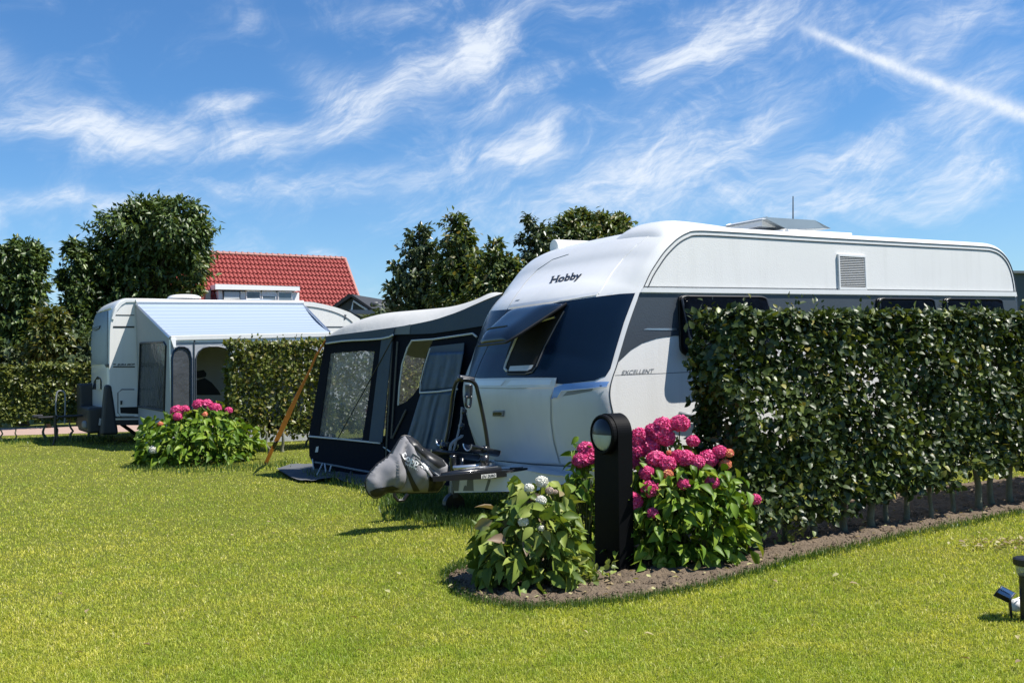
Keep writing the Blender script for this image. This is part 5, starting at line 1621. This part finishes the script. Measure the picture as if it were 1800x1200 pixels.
tree('slender_tree', 'tall bronze-green pointed tree between the slender dark tree and the van roof', 'tree', 805, 23, [(800, 392, 20, 15, 0), (806, 420, 26, 26, 0), (800, 455, 32, 32, 0), (812, 490, 36, 34, 0), (805, 525, 46, 34, 0), (845, 455, 16, 12, 0), (780, 480, 14, 22, 0)],
     8800, .16, GL['bronze'], loose=.05, trunk_r=.09)
tree('slender_tree', 'low bronze-green shrubby tree tucked against the curved front of the large caravan', 'tree', 865, 22, [(862, 465, 30, 26, 0), (872, 430, 9, 10, 0), (870, 500, 40, 34, 0), (898, 462, 16, 14, 0), (850, 530, 40, 30, 0), (910, 480, 14, 16, 0)],
     6000, .15, GL['bronze'], loose=.05, trunk_r=.07)
tree('slender_tree', 'loose airy dark sapling left of the round bronze tree above the caravan roof', 'tree', 945, 25, [(940, 415, 22, 22, 0), (932, 395, 9, 14, 0), (955, 425, 24, 24, 0), (928, 388, 4, 8, 0), (920, 425, 12, 10, 0), (958, 405, 10, 10, 0), (945, 450, 30, 24, 0)],
     3200, .14, GL['dark'], loose=-.02, trunk_r=.06)
tree('round_tree', 'round bronze-green tree whose dome shows above the front of the large caravan roof', 'tree', 1035, 27, [(1030, 395, 50, 24, 0), (1000, 405, 34, 24, 0), (1075, 402, 34, 20, 0), (1035, 425, 75, 34, 0), (1092, 392, 14, 16, 0), (1020, 380, 26, 10, 0), (1060, 384, 22, 9, 0), (1030, 470, 80, 50, 0)],
     14000, .16, GL['bronze'], loose=.2, trunk_r=.15)

# ================================================================= red-roofed house
m, nt, b = new_mat('red_roof_tiles')
nz = noise_tex(nt, .9, 6, .75); nz2 = noise_tex(nt, 9, 4, .7)
c1 = mixc(nt, nz, (.15, .024, .02), (.36, .07, .055)); nt.links.new(mixc(nt, nz2, c1, (.26, .04, .034)), b.inputs['Base Color'])
b.inputs['Roughness'].default_value = .55
M['tile'] = m
M['brickw'] = pm('house_wall', (.32, .17, .12), .9, var=.2)
M['ridge'] = pm('ridge_tiles', (.30, .10, .08), .6, var=.3)
R1 = at(605.5, 456.5, 42)
R0 = on_plane(285, 442.5, R1, V)
ru = (R0 - R1); rl_ = ru.length; ru.normalize()
house = empty('house', Vector((R1.x, R1.y, 0)), 'house with a steep red tiled roof and a white flat dormer behind the left caravan', 'house')
E1 = on_plane(648, 575, R1, U)
dn_ = (E1 - R1)
dirn = -V
kx = dn_.dot(dirn); kz = dn_.z
dv = (dirn * kx + Z * kz); dl = dv.length; dv.normalize()
rn = ru.cross(dv).normalized()
if rn.z < 0: rn = -rn
cols, rws = 46, 15
tw_, th_ = rl_ / cols, dl / rws
vs, fs = [], []
per = 8
for r in range(rws):
    b0 = len(vs)
    for e in (0, 1):
        for c_ in range(cols * per + 1):
            a = c_ / per
            ph = (a % 1.0)
            hgt = .06 * (.5 + .5 * math.cos(2 * math.pi * (ph - .3))) ** 1.6
            jit = .008 * noise.noise(Vector((int(a) * 3.1, r * 2.7, 0)))
            vs.append(R1 + ru * a * tw_ + dv * ((r + e * 1.10) * th_) + rn * (hgt + (.06 if e else 0.01) + jit))
    w_ = cols * per + 1
    # front lip of the row
    for c_ in range(cols * per + 1):
        vs.append(vs[b0 + w_ + c_] - rn * .05)
    for c_ in range(cols * per):
        fs.append((b0 + c_, b0 + c_ + 1, b0 + w_ + c_ + 1, b0 + w_ + c_))
        fs.append((b0 + w_ + c_, b0 + w_ + c_ + 1, b0 + 2 * w_ + c_ + 1, b0 + 2 * w_ + c_))
rf = obj('roof', vs, fs, M['tile'], house, smooth=False)
MB().tube([R1 + Z * .03 + ru * i * rl_ / 20 for i in range(21)], .09, 8).out('ridge', M['ridge'], rf)
rj = MB()
for i in range(30):
    q = R1 + ru * (i + .5) * rl_ / 30 + Z * .03
    rj.tube([q - ru * .04, q + ru * .04], .115, 8)
rj.out('ridge_caps', M['ridge'], rf)
# back slope, gable ends, walls
bk = -dirn * kx + Z * kz
eL, eR = R1 + ru * rl_ + dv * dl, R1 + dv * dl
MB().prism([R1 - rn * .0, R1 + ru * rl_, R1 + ru * rl_ + bk, R1 + bk], -Z * .1).out('roof_back', M['tile'], rf)
dn2 = lambda p: Vector((p.x, p.y, 0))
for q in (R1 - ru * -.1, R1 + ru * (rl_ - .1)):
    e0 = q + dirn * kx * .96 + Z * (kz * .96 - .12); e1 = q - dirn * kx * .96 + Z * (kz * .96 - .12)
    MB().prism([q - Z * .12, e0, dn2(e0), dn2(e1), e1], ru * .15).out('gable_wall', M['brickw'], house)
e0, e1 = R1 + dirn * kx * .93 + Z * (kz * .93 - .1), R1 + ru * rl_ + dirn * kx * .93 + Z * (kz * .93 - .1)
MB().prism([e0, e1, dn2(e1), dn2(e0)], V * .2).out('front_wall', M['brickw'], house)
MB().prism([R1 + dv * dl - rn * .02, R1 - rn * .02, R1 + Z * .1 - rn * .0 , R1 + dv * dl + rn * .06], -ru * .08).out('verge_board', M['ridge'], rf)
# dormer
dpt = R1 + dirn * kx * .76
DPL = lambda o: (lambda x, y: on_plane(x, y, dpt - V * o, V))
dq = [DPL(0)(*p) for p in [(384, 511), (526, 514), (526, 560), (384, 560)]]
dor = MB().prism(dq, V * 2.6).out('dormer', M['white'], house)
MB().prism([DPL(.15)(*p) for p in [(379, 499.5), (527, 503), (527, 510.5), (379, 508)]], V * 3.2).out('dormer_fascia', M['white'], dor, bevel=.02)
for i, (x0, x1, y0, y1, mt) in enumerate([(393, 421.5, 511, 526, 'glass'), (433, 457, 511.5, 526, 'glass2'), (460.5, 484, 512.5, 516, 'glass'), (460.5, 484, 519, 530, 'glass2'), (489, 512.5, 513, 530, 'glass2')]):
    M.setdefault('glass2', pm('pale_blind_glass', (.16, .20, .24), .1, coat=.5, var=.2))
    wq = [DPL(.02)(*p) for p in [(x0, y0), (x1, y0 + .5), (x1, y1), (x0, y1)]]
    w_ = MB().prism(wq, -V * .02).out('window', M['glass2' if i else 'blindw'] if i else M.setdefault('blindw', pm('window_blind', (.5, .54, .58), .4, var=.1)), dor)
    MB().tube(wq + [wq[0]], .045, 4).out('window_frame', M['slate' if i == 0 else 'white'], w_)
MB().prism([DPL(.3)(*p) for p in [(362, 511), (370, 509), (370, 528), (361, 528)]], V * .3).out('downpipe_box', M['slate'], dor)

# dark gabled roof and flat-roofed annex right of the house
sh = empty('garden_shed', at(612, 700, 35), 'dark gabled roof with a white strut just right of the red roof', 'shed')
shb = at(612, 545, 35)
sq = lambda o: (lambda x, y: at(x, y, 35 + o))
MB().prism([sq(0)(*p) for p in [(584, 541), (600, 530), (613, 519), (618, 518.5), (640, 534), (662, 549), (662, 640), (584, 640)]], Vector((.6, 3, 0))).out('wall', M['dkgrey'], sh)
M['shroof'] = pm('black_roof_felt', (.02, .022, .025), .7, var=.2)
MB().prism([sq(-.3)(*p) for p in [(580, 541), (612, 517), (618, 517), (666, 550), (660, 550), (617, 521), (588, 541.5)]], Vector((.7, 3.6, 0))).out('roof', M['shroof'], sh)
MB().tube([sq(-.2)(618, 545), sq(-.2)(621, 529), sq(-.2)(646, 545)], .04, 6).out('strut', M['white'], sh)
ax_ = empty('flat_annex', at(660, 700, 31), 'low grey annex with a flat slate-blue roof and white fascia behind the awning', 'building')
aq = lambda o: (lambda x, y: at(x, y, 31 + o))
M['annroof'] = pm('slate_blue_roof', (.10, .125, .16), .5, var=.1)
MB().prism([aq(0)(*p) for p in [(612, 544.5), (735, 545), (735, 552), (624, 552)]], Vector((.3, 4, .15))).out('roof', M['annroof'], ax_)
MB().prism([aq(.1)(*p) for p in [(626, 552), (735, 552.2), (735, 555.5), (634, 555.5)]], Vector((0, 4, 0))).out('fascia', M['white'], ax_)
MB().prism([aq(.3)(*p) for p in [(634, 555.7), (735, 555.7), (735, 640), (634, 640)]], Vector((0, 3.5, 0))).out('wall', M['grey'], ax_)
# street lamp
sl = empty('street_lamp', at(702, 660, 29), 'thin grey street lamp leaning out beyond the flat annex roof', 'street lamp')
lq = lambda x, y: at(x, y, 29)
b0_ = lq(703, 548); 
MB().tube([Vector((b0_.x, b0_.y, 0)), b0_], [.05, .035], 8).out('post', M['grey'], sl)
MB().tube(catmull([b0_, lq(697, 543), lq(685, 539.5), lq(664, 535)], 4), .025, 6).out('arm', M['grey'], sl)
MB().lathe(lq(658, 534.5), [(.02, -.13), (.07, -.1), (.085, 0), (.06, .1), (.02, .13)], 10, (Vector((0, 1, 0)), Z, Vector((1, 0, .1)).normalized())).out('lamp_head', M['dkgrey'], sl, smooth=True)

# dark building beyond the right end of the caravan
rb = empty('grey_building', at(1830, 700, 26), 'dark blue-grey building edge just beyond the stern of the large caravan', 'building')
M['cladding'] = pm('blue_grey_cladding', (.05, .07, .09), .6, var=.12)
MB().prism([at(x, y, 26) for x, y in [(1778, 479), (2300, 486), (2300, 690), (1778, 690)]], Vector((1.5, 5, 0))).out('wall', M['cladding'], rb)
MB().prism([at(x, y, 25.9) for x, y in [(1777, 475.5), (2302, 482), (2302, 487), (1777, 480)]], Vector((1.5, 5.3, 0))).out('roof_edge', M['grey'], rb)
MB().prism([at(x, y, 25.97) for x, y in [(1778, 538), (2300, 540), (2300, 542), (1778, 540)]], Vector((0, .05, 0))).out('cladding_joint', M['slate'], rb)

# neighbouring hedge line closing the far background
tree('garden_bush', 'dark bushes closing the view behind the slender trees', 'bush', 760, 27, [(700, 575, 60, 40, 0), (790, 570, 70, 40, 0), (880, 560, 70, 45, 0)], 4200, .2, GL['dark'], loose=.4, trunk_r=.05)

# ================================================================= sky, sun
SUN_AZ = Vector((.985, -.174, 0)).normalized(); SUN_EL = R(59)
sd = SUN_AZ * math.cos(SUN_EL) + Z * math.sin(SUN_EL)
sun_d = bpy.data.lights.new('sun', 'SUN'); sun_d.energy = 5.0; sun_d.angle = R(.5); sun_d.color = (1, .955, .88)
sun = bpy.data.objects.new('sun', sun_d); C.objects.link(sun)
sun.rotation_euler = sd.to_track_quat('Z', 'Y').to_euler()
w = bpy.data.worlds.new('World'); S.world = w; w.use_nodes = True
nt = w.node_tree; bg = nt.nodes['Background']
sky = nt.nodes.new('ShaderNodeTexSky'); sky.sky_type = 'NISHITA'; sky.sun_disc = False
sky.sun_elevation = SUN_EL; sky.sun_rotation = math.atan2(sd.x, sd.y); sky.altitude = 0; sky.air_density = 1.1; sky.dust_density = .15; sky.ozone_density = 3.2
tc = nt.nodes.new('ShaderNodeTexCoord'); sp_ = nt.nodes.new('ShaderNodeSeparateXYZ'); nt.links.new(tc.outputs['Generated'], sp_.inputs[0])
dx, dy, dz = (N(nt, sp_.outputs[i]) for i in range(3))
ry_ = dy.f('MAXIMUM', .15)
az = dx.f('ARCTAN2', dy); el = dz.f('ARCSINE')       # radians; the cloud field lives on the sky dome


def comb(x, y, z=0.0):
    n = nt.nodes.new('ShaderNodeCombineXYZ')
    for i, a in enumerate((x, y, z)):
        if isinstance(a, N): nt.links.new(a.s, n.inputs[i])
        else: n.inputs[i].default_value = a
    return n.outputs[0]


def nz(x, y, z, scale, detail=5, rough=.6, dist=0): return N(nt, noise_tex(nt, scale, detail, rough, comb(x, y, z), dist))


def ae(px, py):
    d = ray(px, py); return math.atan2(d.x, d.y), math.asin(d.z)


w1 = nz(az, el, 0, 4.5, 3) - .5; w2 = nz(az, el, 5, 4.5, 3) - .5
f1 = nz(az, el, 2, 16, 4) - .5; f2 = nz(az, el, 9, 16, 4) - .5
A1 = az + w1 * .11 + f1 * .017; E1_ = el + w2 * .08 + f2 * .014


def rot(deg):
    th = R(deg)
    return A1 * math.cos(th) + E1_ * math.sin(th), E1_ * math.cos(th) - A1 * math.sin(th)


def ridge(n, p): return (1.0 - (n * 2.0 - 1.0).f('ABSOLUTE')).f('POWER', p)


al, ac = rot(22); bl_, bc = rot(36); cl_, cc_ = rot(10)
streak = nz(al * 3.4, ac * 13.0, 1, 1.0, 8, .66, .6)
rid1 = ridge(nz(bl_ * 7, bc * 30, 4, 1.0, 6, .62, .8), 3.0)
rid2 = ridge(nz(cl_ * 11, cc_ * 62, 7, 1.0, 6, .66, .8), 2.2)
fine = nz(al * 26, ac * 150, 4, 1.0, 5, .7, .3)
puff = nz(A1 * 9, E1_ * 15, 3, 1.0, 8, .64, .8)


def blob(px, py, rx, ry, ang, amp):
    a, e = ae(px, py); c, s = math.cos(R(ang)), math.sin(R(ang))
    da, de = A1 - a, E1_ - e
    u_ = (da * c + de * s) * (F / rx); v_ = (de * c - da * s) * (F / ry)
    r2 = u_ * u_ + v_ * v_
    return (r2 * -1.0).f('EXPONENT') * amp


blobs_ = [(690, 165, 150, 46, 28, .68), (570, 150, 80, 36, -25, .5), (480, 245, 180, 28, 8, .58), (170, 230, 180, 50, -4, .6), (860, 60, 120, 24, 40, .5), (960, 290, 50, 24, 10, .6), (390, 185, 60, 16, 12, .6), (850, 110, 110, 26, 38, .55), (905, 185, 120, 28, 20, .5), (960, 230, 110, 22, 12, .5),
         (760, 300, 190, 30, 10, .6), (900, 290, 90, 30, 30, .5), (500, 335, 170, 24, 6, .5), (80, 355, 150, 22, 6, .85), (10, 110, 60, 40, -40, .5),
         (1310, 45, 120, 50, 8, .72), (1180, 115, 80, 50, 35, .6), (1290, 190, 150, 50, 25, .38), (1340, 235, 110, 50, 30, .5), (1120, 270, 130, 50, 20, .38), (1420, 300, 130, 22, 22, .55), (1560, 260, 200, 40, 25, .55), (1700, 300, 100, 40, 40, .45), (1130, 335, 200, 50, 10, .28), (1480, 360, 200, 40, 0, .5),
         (880, 375, 200, 40, 0, .32), (1640, 120, 160, 70, -20, .35), (690, 20, 220, 20, 8, .25), (1700, 30, 120, 26, 25, .5), (590, 440, 40, 14, -20, .35), (650, 510, 40, 25, 0, .35), (110, 510, 40, 40, 0, .4)]
mask = None
for b_ in blobs_:
    t = blob(*b_); mask = t if mask is None else mask + t
mask = mask.f('MINIMUM', 1.15)
body = mask * (.26 + 1.5 * (streak - .36)) * (.28 + .72 * rid1 + .75 * rid2 + (fine - .5) * 1.1)
wisps = (puff - .44).f('MAXIMUM', 0.0) * (rid1 * .9 + rid2 * .7) * (el * 1.0 + .02).smooth(.02, .16) * 1.15
cover = body + mask * (puff - .42) * .42 + wisps
cl = cover.smooth(.0, 1.12) * .86
veil = (el * -1.0 + .16).smooth(-.10, .2) * .20 * (streak * .7 + .5)
# contrail across the upper right
a0, e0 = ae(1380, 36); a1, e1 = ae(1830, 212)
L_ = math.hypot(a1 - a0, e1 - e0); ux, uy = (a1 - a0) / L_, (e1 - e0) / L_
A2 = az + (f1 * .006); E2 = el + (f2 * .006)
t_ = (A2 - a0) * ux + (E2 - e0) * uy; s_ = (E2 - e0) * ux - (A2 - a0) * uy
wid = (t_ * .013 + .0036)
q_ = s_ / wid
ct = (q_ * q_ * -1.0).f('EXPONENT') * t_.smooth(.0, .05) * (nz(az, el, 6, 55, 6, .75) * 2.4 - .35)
ct = ct.f('MINIMUM', 1.0) * .82
tot = (cl + veil).f('MINIMUM', .95)
tot = (tot + ct * (1 - tot)).clamp()
tot = tot * el.smooth(-.02, .03)
SKY_STR = .056
# cloud light is given relative to the sky strength
skyc = mixc(nt, 1.0, sky.outputs[0], (.65, 1.07, 1.46), 'MULTIPLY')
col = mixc(nt, tot.s, skyc, (9.6, 10.2, 11.0))
nt.links.new(col, bg.inputs[0]); bg.inputs[1].default_value = SKY_STR
S.view_settings.view_transform = 'Standard'; S.view_settings.look = 'None'; S.view_settings.exposure = .80; S.view_settings.gamma = 1
S.render.film_transparent = False
S.cycles.max_bounces = 8; S.cycles.transparent_max_bounces = 16
try: S.cycles.use_denoising = True
except Exception: pass
